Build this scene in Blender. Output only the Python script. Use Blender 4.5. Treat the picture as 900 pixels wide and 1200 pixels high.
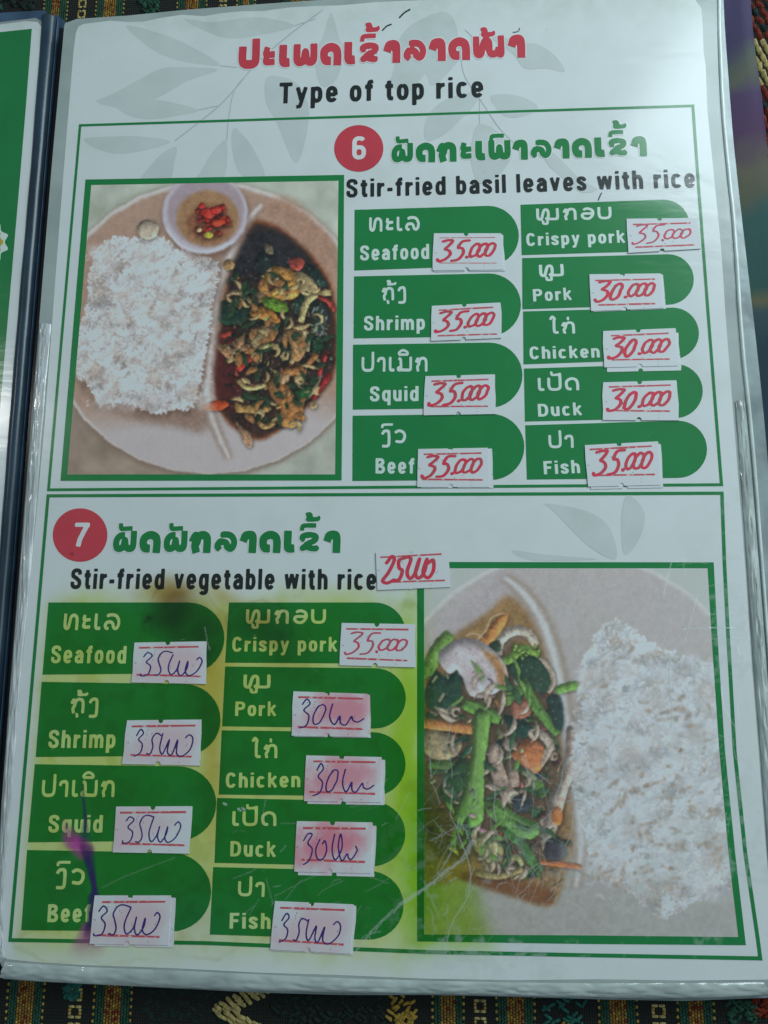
import bpy, bmesh, math, random
import numpy as np
from mathutils import Matrix, Vector
from mathutils.geometry import tessellate_polygon

for o in list(bpy.data.objects): bpy.data.objects.remove(o)
random.seed(7); RNG = np.random.default_rng(7)
scene = bpy.context.scene
C = scene.collection

# ------------------------------------------------------------------ camera
S = 0.18                                   # metres: width of the printed green frame
FPX = 860.0                                # focal length in pixels of the 900x1200 photograph
ROT = (-0.1772, 0.0500, -0.0004)
TRA = (-0.5063, -0.6443, 1.2228)
def rodrigues(w):
    w = np.array(w); t = np.linalg.norm(w); k = w / t
    K = np.array([[0, -k[2], k[1]], [k[2], 0, -k[0]], [-k[1], k[0], 0]])
    return np.eye(3) + math.sin(t) * K + (1 - math.cos(t)) * K @ K
RM = rodrigues(ROT); TV = np.array(TRA)
D3 = np.diag([1., -1., -1.])
OFF = np.array([0.5, 0.62, 0.])
cam_fit = -RM.T @ TV
cam_loc = D3 @ (cam_fit - OFF) * S
cam_rot = D3 @ RM.T @ D3
cam_data = bpy.data.cameras.new('camera'); cam = bpy.data.objects.new('camera', cam_data); C.objects.link(cam)
cam.matrix_world = Matrix.Translation(Vector(cam_loc)) @ Matrix([list(r) for r in cam_rot]).to_4x4()
cam_data.sensor_fit = 'VERTICAL'; cam_data.sensor_height = 36.0; cam_data.sensor_width = 27.0
cam_data.lens = FPX / 1200 * 36
cam_data.clip_start = 0.01; cam_data.clip_end = 50
scene.camera = cam

# ------------------------------------------------------------------ light
world = bpy.data.worlds.new('World'); scene.world = world; world.use_nodes = True
bg = world.node_tree.nodes['Background']
bg.inputs['Color'].default_value = (0.56, 0.80, 0.92, 1); bg.inputs['Strength'].default_value = 0.165
def area(name, loc, target, sx, sy, power, color):
    l = bpy.data.lights.new(name, 'AREA'); l.shape = 'RECTANGLE'; l.size = sx; l.size_y = sy
    l.energy = power; l.color = color
    o = bpy.data.objects.new(name, l); C.objects.link(o); o.location = loc
    o.rotation_euler = (Vector(target) - Vector(loc)).to_track_quat('-Z', 'Y').to_euler()
    return o
area('window_light', (0.44, 0.42, 0.36), (0.02, 0.02, 0), 0.40, 0.40, 3.75, (0.78, 0.95, 1.0))
area('glare_fill', (0.78, -0.02, 0.78), (0.05, -0.04, 0), 0.40, 0.40, 1.5, (0.80, 0.95, 1.0))  # unseen panel added to lay a glare veil over the right of the film
area('glint_lamp', (-0.56, 0.26, 0.70), (0, 0, 0), 0.06, 0.06, 0.45, (1.0, 0.97, 0.93))  # small unseen lamp added for glints on the crinkled left margin
vs = scene.view_settings
vs.view_transform = 'Standard'; vs.look = 'None'; vs.exposure = 0.0; vs.gamma = 1.0; vs.use_curve_mapping = False

# ------------------------------------------------------------------ helpers
MM = 0.001
def W(px, py, z=0.0):
    """point of the photograph -> point on the table-parallel plane at height z (metres)"""
    d = RM.T @ np.array([(px - 450) / FPX, (py - 600) / FPX, 1.0])
    zf = -z / S
    s = (zf - cam_fit[2]) / d[2]
    p = cam_fit + d * s
    q = D3 @ (p - OFF) * S
    return (float(q[0]), float(q[1]))
def toPX(x, y, z=0.0):
    """arrays of plane points -> photograph pixels (to resample the printed pictures flat)"""
    F = np.stack([x / S + OFF[0], -y / S + OFF[1], np.full_like(x, -z / S)], -1)
    Y = F @ RM.T + TV
    return 450 + FPX * Y[..., 0] / Y[..., 2], 600 + FPX * Y[..., 1] / Y[..., 2]

def link(o, parent=None):
    C.objects.link(o)
    if parent is not None: o.parent = parent
    return o
def thing(name, label, cat, loc=(0, 0, 0), group=None):
    o = bpy.data.objects.new(name, None); o.empty_display_size = 0.01
    link(o); o.location = loc; o['label'] = label; o['category'] = cat
    if group: o['group'] = group
    return o
def rawmesh(name, verts, faces, mat, parent=None, label=None, kind=None, smooth=False):
    me = bpy.data.meshes.new(name)
    ox, oy, oz = parent_loc(parent)
    verts = [(v[0] - ox, v[1] - oy, v[2] - oz) for v in verts]
    me.from_pydata(verts, [], faces); me.materials.append(mat)
    if smooth:
        for p in me.polygons: p.use_smooth = True
    me.update()
    o = link(bpy.data.objects.new(name, me), parent)
    if label: o['label'] = label
    if kind: o['kind'] = kind
    return o
def parent_loc(p):
    x = y = z = 0.0
    while p is not None:
        x += p.location.x; y += p.location.y; z += p.location.z; p = p.parent
    return x, y, z
def slab(name, pts, z0, z1, mat, parent=None, label=None, kind=None):
    """polygon outline pts (plane points) from z0 up to z1"""
    bm = bmesh.new()
    ox, oy, oz = parent_loc(parent)
    n = len(pts)
    a = sum(pts[i][0] * pts[(i + 1) % n][1] - pts[(i + 1) % n][0] * pts[i][1] for i in range(n))
    if a < 0: pts = pts[::-1]
    top = [bm.verts.new((p[0] - ox, p[1] - oy, z1 - oz)) for p in pts]
    for t3 in tessellate_polygon([[Vector((p[0] * 1000, p[1] * 1000, 0)) for p in pts]]):
        f3 = bm.faces.new([top[k] for k in t3])
        if f3.normal.z < 0 or (lambda a, b, c: (b[0] - a[0]) * (c[1] - a[1]) - (b[1] - a[1]) * (c[0] - a[0]))(*[pts[k] for k in t3]) < 0: f3.normal_flip()
    if z0 is not None:
        bot = [bm.verts.new((p[0] - ox, p[1] - oy, z0 - oz)) for p in pts]
        for i in range(n):
            bm.faces.new((top[i], bot[i], bot[(i + 1) % n], top[(i + 1) % n]))
    me = bpy.data.meshes.new(name); bm.to_mesh(me); bm.free(); me.materials.append(mat)
    o = link(bpy.data.objects.new(name, me), parent)
    if label: o['label'] = label
    if kind: o['kind'] = kind
    return o
def smooth_pts(P, closed=False, n=6):
    P = [np.array(p, float) for p in P]; out = []
    m = len(P)
    rng = range(m) if closed else range(m - 1)
    for i in rng:
        if closed: a, b, c, d = P[(i - 1) % m], P[i], P[(i + 1) % m], P[(i + 2) % m]
        else: a, b, c, d = P[max(i - 1, 0)], P[i], P[i + 1], P[min(i + 2, m - 1)]
        for k in range(n):
            t = k / n
            out.append(0.5 * ((2 * b) + (c - a) * t + (2 * a - 5 * b + 4 * c - d) * t * t + (3 * b - a - 3 * c + d) * t ** 3))
    if not closed: out.append(P[-1])
    return out
def ribbon(P, w, closed=False):
    """mitred ribbon of width w along plane points -> verts2d, faces"""
    P = [np.array(p, float) for p in P]; n = len(P); L = []; R = []
    for i in range(n):
        if closed: a, b = P[(i - 1) % n], P[(i + 1) % n]
        else: a, b = P[max(i - 1, 0)], P[min(i + 1, n - 1)]
        d1 = P[i] - a; d2 = b - P[i]
        if np.linalg.norm(d1) < 1e-12: d1 = d2
        if np.linalg.norm(d2) < 1e-12: d2 = d1
        d1 = d1 / np.linalg.norm(d1); d2 = d2 / np.linalg.norm(d2)
        t = d1 + d2; t = t / (np.linalg.norm(t) + 1e-12)
        nn = np.array([-t[1], t[0]]); c = max(0.4, nn @ np.array([-d1[1], d1[0]]))
        ww = w[i] if hasattr(w, '__len__') else w
        L.append(P[i] + nn * ww / 2 / c); R.append(P[i] - nn * ww / 2 / c)
    m = n if closed else n - 1
    return L, R, [(i, n + i, n + (i + 1) % n, (i + 1) % n) for i in range(m)]

# distance-field lettering: strokes -> clean filled outline
def strokes_mesh(strokes, cell):
    """strokes: list of (points, width, butt) in local units; returns verts2d, faces"""
    allp = np.concatenate([np.array(s[0], float) for s in strokes])
    mw = max(s[1] for s in strokes)
    x0, y0 = allp.min(0) - mw; x1, y1 = allp.max(0) + mw
    nx = int((x1 - x0) / cell) + 2; ny = int((y1 - y0) / cell) + 2
    gx = x0 + np.arange(nx) * cell; gy = y0 + np.arange(ny) * cell
    F = np.full((ny, nx), 9.0)
    for pts, w, butt in strokes:
        P = np.array(pts, float)
        if len(P) == 1: P = np.array([P[0], P[0] + 1e-4])
        ww = w if hasattr(w, '__len__') else w
        seg_l = np.linalg.norm(P[1:] - P[:-1], axis=1); cum = np.concatenate([[0], np.cumsum(seg_l)]); tot = cum[-1]
        t0 = (P[1] - P[0]) / (seg_l[0] + 1e-9); t1 = (P[-1] - P[-2]) / (seg_l[-1] + 1e-9)
        for i in range(len(P) - 1):
            a, b = P[i], P[i + 1]
            lo = np.minimum(a, b) - w; hi = np.maximum(a, b) + w
            i0 = max(0, int((lo[0] - x0) / cell)); i1 = min(nx, int((hi[0] - x0) / cell) + 2)
            j0 = max(0, int((lo[1] - y0) / cell)); j1 = min(ny, int((hi[1] - y0) / cell) + 2)
            X, Y = np.meshgrid(gx[i0:i1], gy[j0:j1])
            d = b - a; L2 = d @ d + 1e-12; L = math.sqrt(L2)
            tr = ((X - a[0]) * d[0] + (Y - a[1]) * d[1]) / L2
            t = np.clip(tr, 0, 1)
            dist = np.hypot(X - a[0] - t * d[0], Y - a[1] - t * d[1]) - w / 2
            if butt and cum[i] < w * .8: dist = np.maximum(dist, -((X - P[0][0]) * t0[0] + (Y - P[0][1]) * t0[1]))
            if butt and tot - cum[i + 1] < w * .8: dist = np.maximum(dist, (X - P[-1][0]) * t1[0] + (Y - P[-1][1]) * t1[1])
            F[j0:j1, i0:i1] = np.minimum(F[j0:j1, i0:i1], dist)
    verts = []; faces = []; vid = {}
    def vert(key, x, y):
        if key not in vid: vid[key] = len(verts); verts.append((x, y))
        return vid[key]
    inside = F < 0
    for j in range(ny - 1):
        for i in range(nx - 1):
            cs = [(i, j), (i + 1, j), (i + 1, j + 1), (i, j + 1)]
            ins = [inside[b, a] for a, b in cs]
            if not any(ins): continue
            poly = []
            for k in range(4):
                (a, b), (c, d) = cs[k], cs[(k + 1) % 4]
                if ins[k]: poly.append(vert((a, b), gx[a], gy[b]))
                if ins[k] != ins[(k + 1) % 4]:
                    f0, f1 = F[b, a], F[d, c]; t = f0 / (f0 - f1); t = min(0.98, max(0.02, t))
                    key = ('e',) + tuple(sorted(((a, b), (c, d))))
                    poly.append(vert(key, gx[a] + (gx[c] - gx[a]) * t, gy[b] + (gy[d] - gy[b]) * t))
            if len(poly) >= 3: faces.append(poly)
    return verts, faces

# ------------------------------------------------------------------ numpy painting (prints of the two dishes, stains)
def lin(c):
    c = np.array(c, float) / 255.0
    return np.where(c <= 0.04045, c / 12.92, ((c + 0.055) / 1.055) ** 2.4)
def blur(A, r):
    r = int(round(r))
    if r < 1: return A
    for _ in range(2):
        for ax in (0, 1):
            pad = [(0, 0)] * A.ndim; pad[ax] = (r + 1, r)
            B = np.cumsum(np.pad(A, pad, mode='edge'), axis=ax)
            n = A.shape[ax]
            hi = np.take(B, np.arange(2 * r + 1, 2 * r + 1 + n), axis=ax); lo = np.take(B, np.arange(0, n), axis=ax)
            A = (hi - lo) / (2 * r + 1)
    return A
def vnoise(h, w, cell, rng=RNG, octv=3):
    out = np.zeros((h, w)); amp = 1.0; tot = 0
    for _ in range(octv):
        gh, gw = int(h / cell) + 3, int(w / cell) + 3
        g = rng.random((gh, gw))
        y = np.arange(h) / cell; x = np.arange(w) / cell
        yi = y.astype(int); xi = x.astype(int); fy = y - yi; fx = x - xi
        fy = fy * fy * (3 - 2 * fy); fx = fx * fx * (3 - 2 * fx)
        a = g[yi][:, xi]; b = g[yi][:, xi + 1]; c = g[yi + 1][:, xi]; d = g[yi + 1][:, xi + 1]
        out += amp * ((a * (1 - fx) + b * fx) * (1 - fy)[:, None] + (c * (1 - fx) + d * fx) * fy[:, None])
        tot += amp; amp *= 0.55; cell = max(2.0, cell / 2)
    return out / tot
class Canvas:
    def __init__(s, x0, y0, x1, y1, k, color):
        s.x0, s.y0, s.k = x0, y0, k
        s.w = int((x1 - x0) * k); s.h = int((y1 - y0) * k)
        s.a = np.ones((s.h, s.w, 3)) * np.array(color, float)
        s.n1 = vnoise(s.h, s.w, 5 * k); s.n2 = vnoise(s.h, s.w, 1.6 * k); s.n3 = vnoise(s.h, s.w, 22 * k)
    def P(s, pts): return np.array([((p[0] - s.x0) * s.k, (p[1] - s.y0) * s.k) for p in pts])
    def mask_poly(s, pts, pad):
        P = s.P(pts)
        i0 = int(max(0, P[:, 0].min() - pad)); i1 = int(min(s.w, P[:, 0].max() + pad + 1))
        j0 = int(max(0, P[:, 1].min() - pad)); j1 = int(min(s.h, P[:, 1].max() + pad + 1))
        if i1 <= i0 or j1 <= j0: return None
        X, Y = np.meshgrid(np.arange(i0, i1) + .5, np.arange(j0, j1) + .5)
        ins = np.zeros(X.shape, bool); n = len(P)
        for i in range(n):
            xa, ya = P[i]; xb, yb = P[(i + 1) % n]
            if ya == yb: continue
            c = ((ya > Y) != (yb > Y)) & (X < (xb - xa) * (Y - ya) / (yb - ya) + xa)
            ins ^= c
        return (slice(j0, j1), slice(i0, i1)), ins.astype(float)
    def fill(s, pts, col, feather=0.6, bulge=0.0, tex=0.25, shadow=0.0, spline=True, alpha=1.0, grain=None):
        if spline: pts = smooth_pts(pts, True, 5)
        P = s.P(pts); size = min(np.ptp(P[:, 0]), np.ptp(P[:, 1]))
        pad = int(6 * s.k)
        r = s.mask_poly(pts, pad)
        if r is None: return
        sl, M = r; H, Wd = M.shape
        if shadow:
            sh = blur(M, 2.2 * s.k); sh = np.roll(sh, (int(1.5 * s.k), int(1.0 * s.k)), (0, 1))
            s.a[sl] *= (1 - shadow * sh * (1 - M))[..., None]
        A = blur(M, feather * s.k)
        c = np.ones(M.shape + (3,)) * np.array(col, float)
        if bulge:
            Hh = blur(M, max(1, min(size * 0.22, 5 * s.k))); Hh = blur(Hh * M, max(1, size * 0.08))
            gy, gx = np.gradient(Hh); g = -(gx * 0.5 + gy * 0.85) * -1
            g = -(gx * 0.45 + gy * 0.85); sc = np.abs(g).max() + 1e-6
            c *= (1 - bulge * 0.75 * g / sc * -1 * -1)[..., None] if False else (1 + bulge * (-g / sc) * -0.8)[..., None]
            c *= (0.80 + 0.26 * np.clip(Hh / (Hh.max() + 1e-6), 0, 1) ** 0.8)[..., None]
        c *= (1 + tex * 1.6 * (s.n1[sl] - .5) + tex * 1.2 * (s.n2[sl] - .5))[..., None]
        A = (A * alpha)[..., None]
        s.a[sl] = s.a[sl] * (1 - A) + np.clip(c, 0, 255) * A
    def ell(s, cx, cy, rx, ry, col, rot=0, **kw):
        t = np.linspace(0, 2 * math.pi, 28, endpoint=False); ca, sa = math.cos(rot), math.sin(rot)
        pts = [(cx + rx * math.cos(a) * ca - ry * math.sin(a) * sa, cy + rx * math.cos(a) * sa + ry * math.sin(a) * ca) for a in t]
        s.fill(pts, col, spline=False, **kw)
    def stroke(s, pts, w, col, taper=0.25, **kw):
        Q = smooth_pts(pts, False, 6); n = len(Q)
        ws = [w * (1 - taper * abs(2 * i / (n - 1) - 1) ** 2.5) for i in range(n)]
        L, R, _ = ribbon(Q, ws)
        s.fill(L + R[::-1], col, spline=False, **kw)
    def blade(s, x, y, a, L, wd, col, rib, bend=.3):
        """pointed leaf or sliced strip with lighter fibres"""
        n = 7; mid = []; 
        for i in range(n):
            t = i / (n - 1) - .5; aa = a + bend * t
            mid.append((x + math.cos(aa) * L * t, y + math.sin(aa) * L * t))
        ws = [max(.15, wd * (1 - abs(2 * i / (n - 1) - 1) ** 1.7)) for i in range(n)]
        Lq, Rq, _ = ribbon(mid, ws)
        s.fill(Lq + Rq[::-1], col, spline=False, bulge=.45, shadow=.55, feather=.4, tex=.5)
        for off in (-.22, .05, .28):
            q = [(m[0] + (l_[0] - m[0]) * off * 2, m[1] + (l_[1] - m[1]) * off * 2) for m, l_ in zip(mid, Lq)]
            s.stroke(q[1:-1], .7, rib, feather=.35, tex=.2, alpha=.5)
    def rice(s, region, n, L, wd, shade, light, seed=3, clump=9.0, mound=20.0):
        rng = np.random.default_rng(seed)
        region = smooth_pts(region, True, 5)
        sl, M = s.mask_poly(region, 4)
        edge = blur(M, 3 * s.k)
        cl = vnoise(s.h, s.w, clump * s.k, rng, 3); cl = np.clip((cl - .5) * 3.0 + .62, 0, 1)
        s.a[sl] = s.a[sl] * (1 - blur(M, 1 * s.k))[..., None] + (np.array(shade) * (0.75 + .5 * s.n1[sl][..., None])) * blur(M, 1 * s.k)[..., None]
        ys, xs = np.nonzero(M > .5); idx = rng.integers(0, len(ys), n)
        pts = [(ys[i] + sl[0].start, xs[i] + sl[1].start) for i in idx]
        pr = np.array([cl[p] * .8 + .35 * rng.random() for p in pts]); order = np.argsort(pr)
        r = int(L * s.k * .75) + 2
        yy, xx = np.mgrid[-r:r + 1, -r:r + 1]
        shade = np.array(shade, float); light = np.array(light, float)
        for o in order:
            y, x = pts[o]
            if y - r < 0 or x - r < 0 or y + r >= s.h or x + r >= s.w: continue
            a = rng.random() * math.pi if rng.random() < .5 else s.n3[y, x] * 9
            l = L * s.k * rng.uniform(.7, 1.1) / 2; w2 = wd * s.k * rng.uniform(.8, 1.2) / 2
            u = xx * math.cos(a) + yy * math.sin(a); v = -xx * math.sin(a) + yy * math.cos(a)
            d = np.hypot(np.maximum(np.abs(u) - (l - w2), 0), v) / w2
            m = np.clip((1.15 - d) * w2 / 1.2, 0, 1)
            lit = np.clip(1.03 - .15 * d ** 2 - .06 * (yy * .8 + xx * .3) / w2, .7, 1.1)
            b = min(1.0, pr[o] * .95 + .08)
            col = shade * (1 - b) + light * b
            c = col * lit[..., None] * rng.uniform(.95, 1.04)
            blk = s.a[y - r:y + r + 1, x - r:x + r + 1]
            m2 = np.clip((1.7 - d) * .55, 0, 1) * .09 * (1 - m)
            blk[:] = blk * (1 - m2[..., None]) * 1.0 + m2[..., None] * blk * .62
            blk[:] = blk * (1 - m[..., None]) + c * m[..., None]
        Hm = vnoise(s.h, s.w, mound * s.k, rng, 2); gy, gx = np.gradient(Hm)
        g = -(gx * .5 + gy) ; g = g / (np.abs(g).max() + 1e-9)
        f = .97 + .26 * g + .22 * (Hm - .5)
        s.a[sl] *= 1 + (f[sl][..., None] - 1) * edge[..., None]
        warm = np.clip((.46 - Hm[sl]) * 3.5, 0, 1)[..., None] * edge[..., None] * .45
        s.a[sl] = s.a[sl] * (1 - warm * (1 - np.array([.93, .86, .80])))
def to_image(name, can, wx0, wy0, wx1, wy1, res, extra=None, linear=False):
    """resample a canvas flat onto the sheet and store it as a generated image"""
    nx = int((wx1 - wx0) / res); ny = int((wy1 - wy0) / res)
    X, Y = np.meshgrid(wx0 + (np.arange(nx) + .5) * res, wy0 + (np.arange(ny) + .5) * res)
    px, py = toPX(X, Y)
    u = np.clip((px - can.x0) * can.k - .5, 0, can.w - 1.001); v = np.clip((py - can.y0) * can.k - .5, 0, can.h - 1.001)
    ui = u.astype(int); vi = v.astype(int); fu = (u - ui)[..., None]; fv = (v - vi)[..., None]
    A = can.a if extra is None else np.concatenate([can.a, extra[..., None]], -1)
    out = (A[vi, ui] * (1 - fu) + A[vi, ui + 1] * fu) * (1 - fv) + (A[vi + 1, ui] * (1 - fu) + A[vi + 1, ui + 1] * fu) * fv
    buf = np.ones((ny, nx, 4), np.float32)
    rgb = out[..., :3]
    buf[..., :3] = rgb if linear else np.minimum(lin(np.clip(rgb, 0, 255)) * PRINT_GAIN, .88)
    if extra is not None: buf[..., 3] = out[..., 3]
    img = bpy.data.images.new(name, nx, ny, alpha=extra is not None, float_buffer=True)
    img.colorspace_settings.name = 'Non-Color'
    img.alpha_mode = 'CHANNEL_PACKED'
    img.pixels.foreach_set(buf.ravel()); img.update(); img.pack()
    return img
PRINT_GAIN = np.array([1.62, 1.42, 1.38])

# ------------------------------------------------------------------ stains, ink runs, scratches and painted film glare of the laminated page
def build_wear_glare():
    k = 1.5
    c = Canvas(-30, -30, 940, 1180, k, (1, 1, 1))
    yy, xx = np.mgrid[0:c.h, 0:c.w]; X = xx / k + c.x0; Y = yy / k + c.y0
    wob = (vnoise(c.h, c.w, 60 * k) - .5) * 34; wob2 = (vnoise(c.h, c.w, 45 * k) - .5) * 34
    Xw = X + wob; Yw = Y + wob2
    def g(cx, cy, rx, ry, p=1.0): return np.exp(-(((Xw - cx) / rx) ** 2 + ((Yw - cy) / ry) ** 2) ** p)
    def mul(m, col, amt=1.0):
        m = np.clip(m * amt, 0, 1)[..., None]
        c.a *= 1 - m * (1 - np.array(col))
    sig = lambda v, s: 1 / (1 + np.exp(-np.clip(v / s, -40, 40)))
    # broad yellow wash over the lower left block
    box = sig(Yw - 700, 7) * sig(X - (64 - (Y - 600) * .09), 4) * sig(492 - Xw, 5) * sig(1112 - Yw, 12)
    edge = np.clip(1.05 - .55 * g(230, 1075, 60, 40) - .5 * g(462, 720, 30, 30) - .35 * g(120, 1110, 90, 22), 0, 1)
    nn = vnoise(c.h, c.w, 40 * k)
    mul(box * edge * (.75 + .4 * nn), (.79, .87, .25), 1.0)
    mul(g(480, 860, 26, 150, 1.5) + g(484, 1010, 30, 95, 1.5), (.62, .90, .12), .95)
    mul(sig(Yw - 930 - (Xw - 500) * .9, 12) * sig(562 - Xw + (Yw - 1000) * .1, 7) * sig(X - 480, 5) * sig(1115 - Y, 6), (.55, .80, .12), 1.0)
    mul(g(250, 790, 26, 60) + g(245, 900, 16, 90), (.92, .68, .32), .9)
    mul(box * np.clip((vnoise(c.h, c.w, 18 * k) - .52) * 5, 0, 1), (.86, .82, .62), .7)
    mul(g(195, 690, 38, 14, 1.3) + .8 * g(268, 694, 20, 14), (.72, .56, .16), .95)
    mul(g(201, 716, 26, 30, 2.0), (.52, .32, .17), .85)
    mul(g(222, 735, 38, 38, 2.2), (.60, .50, .36), .8)
    mul(g(205, 690, 22, 12) , (.55, .33, .17), .55)
    mul(g(300, 730, 34, 24, 1.6), (.62, .42, .22), .8)
    mul(g(330, 765, 34, 50, 1.6), (.78, .66, .5), .7)
    mul(g(240, 760, 14, 28), (.75, .5, .3), .6)
    mul(g(225, 1075, 30, 22), (.8, .72, .55), .6)
    def tide(m, at, col, amt):      # dried edge of a spreading stain
        mm_ = m + (vnoise(c.h, c.w, 7 * k) - .5) * .16
        mul(np.exp(-((mm_ - at) / .045) ** 2) * np.clip(vnoise(c.h, c.w, 30 * k) * 2 - .5, 0, 1), col, amt)
    tide(g(480, 860, 30, 150, 1.5), .30, (.62, .66, .25), .5); tide(g(201, 716, 30, 34, 2.0), .4, (.45, .32, .15), .5); tide(g(222, 735, 42, 42, 2.2), .35, (.5, .45, .3), .5)
    tide(g(300, 730, 38, 28, 1.6), .4, (.5, .36, .2), .5); tide(g(120, 1100, 110, 26), .45, (.80, .78, .5), .6); tide(g(240, 1080, 60, 45), .4, (.72, .62, .42), .5)
    # felt pen run: magenta to violet
    xs = np.interp(Y, [880, 930, 985, 1010, 1040, 1060, 1110], [84, 88, 95, 100, 107, 110, 108])
    wd = np.interp(Y, [880, 930, 960, 1000, 1045, 1060, 1105], [1.5, 3, 8, 8, 6, 9, 10])
    run = np.exp(-((X - xs) / wd) ** 2) * sig(Y - 895, 6) * sig(1112 - Y, 5)
    # greyed dirt near the edges of the sheet
    mul(sig(26 - Y - (X - 450) * .03, 9) * (vnoise(c.h, c.w, 12 * k)), (.74, .78, .70), .8)
    mul(np.clip((nn - .55) * 4, 0, 1), (.95, .955, .93), .6)
    # scratches, flexed-film creases and painted film glare: A = whitening mask
    A = np.zeros((c.h, c.w)); rng = np.random.default_rng(11)
    def line(pts, w, a, jit=1.0):
        a = min(.95, a * 1.5)
        P = [np.array(p, float) for p in pts]
        Q = smooth_pts(P, False, 8)
        for i in range(len(Q) - 1):
            q0 = (Q[i] + rng.normal(0, jit * .35, 2) - (c.x0, c.y0)) * k; q1 = (Q[i + 1] - (c.x0, c.y0)) * k
            L = np.linalg.norm(q1 - q0); n = max(2, int(L * 1.3))
            for t in np.linspace(0, 1, n):
                p = q0 + (q1 - q0) * t + rng.normal(0, .25, 2); ix, iy = int(p[0]), int(p[1]); r = int(w * k) + 1
                if ix - r < 0 or iy - r < 0 or ix + r >= c.w or iy + r >= c.h: continue
                for dy in range(-r, r + 1):
                    for dx in range(-r, r + 1):
                        v = a * max(0, 1 - math.hypot(ix + dx + .5 - p[0], iy + dy + .5 - p[1]) / (w * k))
                        if v > A[iy + dy, ix + dx]: A[iy + dy, ix + dx] = v
    line([(415, 1118), (435, 1092), (470, 1058), (505, 1035), (535, 1012), (550, 988), (540, 965)], 1.1, .42, 3.0)
    line([(470, 1060), (505, 1036), (520, 1022), (545, 1005), (553, 985)], 2.2, .34, 3.5)
    line([(430, 1100), (468, 1062), (500, 1040), (525, 1018)], .6, .5, 4.0)
    line([(520, 1130), (528, 1085), (548, 1050), (550, 1015), (536, 975), (538, 958)], .8, .5)
    for _ in range(260):
        x = rng.uniform(500, 875); y = rng.uniform(930, 1120) - (x - 500) * .10 + rng.uniform(-70, 10)
        a = rng.normal(-1.15, .5); L = rng.uniform(8, 55)
        pts = [(x, y)]
        for _ in range(3):
            a += rng.normal(0, .35); x += math.cos(a) * L / 3; y += math.sin(a) * L / 3; pts.append((x, y))
        line(pts, rng.uniform(.4, .9), rng.uniform(.12, .42))
    for _ in range(55):
        x = rng.uniform(700, 880); y = rng.uniform(640, 960)
        a = rng.normal(-1.3, .5); L = rng.uniform(8, 60)
        line([(x, y), (x + math.cos(a) * L * .5 + rng.normal(0, 2), y + math.sin(a) * L * .5), (x + math.cos(a + .1) * L, y + math.sin(a + .1) * L)], rng.uniform(.4, .9), rng.uniform(.10, .32))
    for _ in range(70):
        x = rng.uniform(270, 560); y = rng.uniform(930, 1125)
        a = rng.uniform(-1.4, .2); L = rng.uniform(6, 40)
        line([(x, y), (x + math.cos(a) * L * .5 + rng.normal(0, 2), y + math.sin(a) * L * .5 + rng.normal(0, 1)), (x + math.cos(a) * L, y + math.sin(a) * L)], rng.uniform(.3, .7), rng.uniform(.12, .40))
    for p in ([(785, 765), (784, 800), (787, 830), (786, 852)],): line(p, 1.3, .75)  # glint on the film, painted in as a white streak
    line([(818, 848), (806, 905), (803, 940)], .8, .5)
    line([(690, 780), (660, 745), (640, 738), (655, 720), (672, 712)], .7, .3)
    line([(660, 745), (672, 700), (680, 668)], .8, .3); line([(780, 672), (776, 700), (786, 660)], .7, .4)
    for y, a in ((700, .25), (721, .30), (737, .5), (745, .2), (750, .3)):  # streaks of film glare painted into the mask
        line([(800 + rng.uniform(-8, 8), y + 1), (840, y - 1), (872, y + rng.uniform(-2, 2))], 1.1, a)
    for _ in range(22):  # fainter painted glare streaks towards the right rim
        y = rng.uniform(600, 780); line([(838, y), (870, y + rng.uniform(-4, 3))], 1.2, rng.uniform(.05, .18))
    line([(120, 1040), (140, 1030), (170, 1018), (205, 1005)], .6, .22); line([(240, 735), (243, 752), (246, 762)], .7, .35)
    line([(312, 1030), (316, 1045), (320, 1060)], .5, .4); line([(322, 1050), (390, 1020), (455, 1035)], .5, .35)
    for x, y in ((262, 941), (279, 948), (284, 947)): line([(x, y), (x + 3, y + 2)], 1.3, .8)
    for _ in range(70):
        x = rng.uniform(50, 860); y = rng.uniform(30, 1100); a = rng.uniform(0, 3.1); L = rng.uniform(2, 14)
        line([(x, y), (x + math.cos(a) * L, y + math.sin(a) * L)], .4, rng.uniform(.06, .20))
    scuff_haze = vnoise(c.h, c.w, 9 * k) * vnoise(c.h, c.w, 50 * k)
    A = np.maximum(A, np.clip((scuff_haze - .27) * 2.2, 0, .35) * sig(Y - 900 - (870 - X) * .3, 40) * sig(X - 470, 20))  # real scuffs, with the film's glare haze painted in as whitening
    A = np.maximum(A, np.clip((scuff_haze - .30) * 1.8, 0, .25) * sig(X - 800 - (900 - Y) * .05, 12) * sig(Y - 560, 40))
    # dark specks
    for _ in range(150):
        x = rng.uniform(60, 870); y = rng.uniform(10, 1130); r = rng.uniform(.4, 1.0) * k
        ix, iy = int((x - c.x0) * k), int((y - c.y0) * k)
        c.a[iy:iy + max(1, int(r)), ix:ix + max(1, int(r + rng.random()))] *= rng.uniform(.3, .7)
    for x, y, r in ((174, 724, 4), (84, 649, 2), (170, 728, 2)):
        mul(np.exp(-(((X - x) / r) ** 2 + ((Y - y) / r) ** 2) * (.7 + vnoise(c.h, c.w, 3))), (.2, .15, .1), .9)
    c.a = blur(c.a, 1)
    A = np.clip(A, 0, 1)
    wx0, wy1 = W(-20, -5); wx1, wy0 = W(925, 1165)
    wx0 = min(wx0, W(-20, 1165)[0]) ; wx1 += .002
    img = to_image('page_wear_glare', c, wx0, wy0, wx1, wy1, 0.165 * MM, extra=A, linear=True)
    return img, (wx0, wy0, wx1, wy1)
WEAR_GLARE, WB = build_wear_glare()

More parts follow.
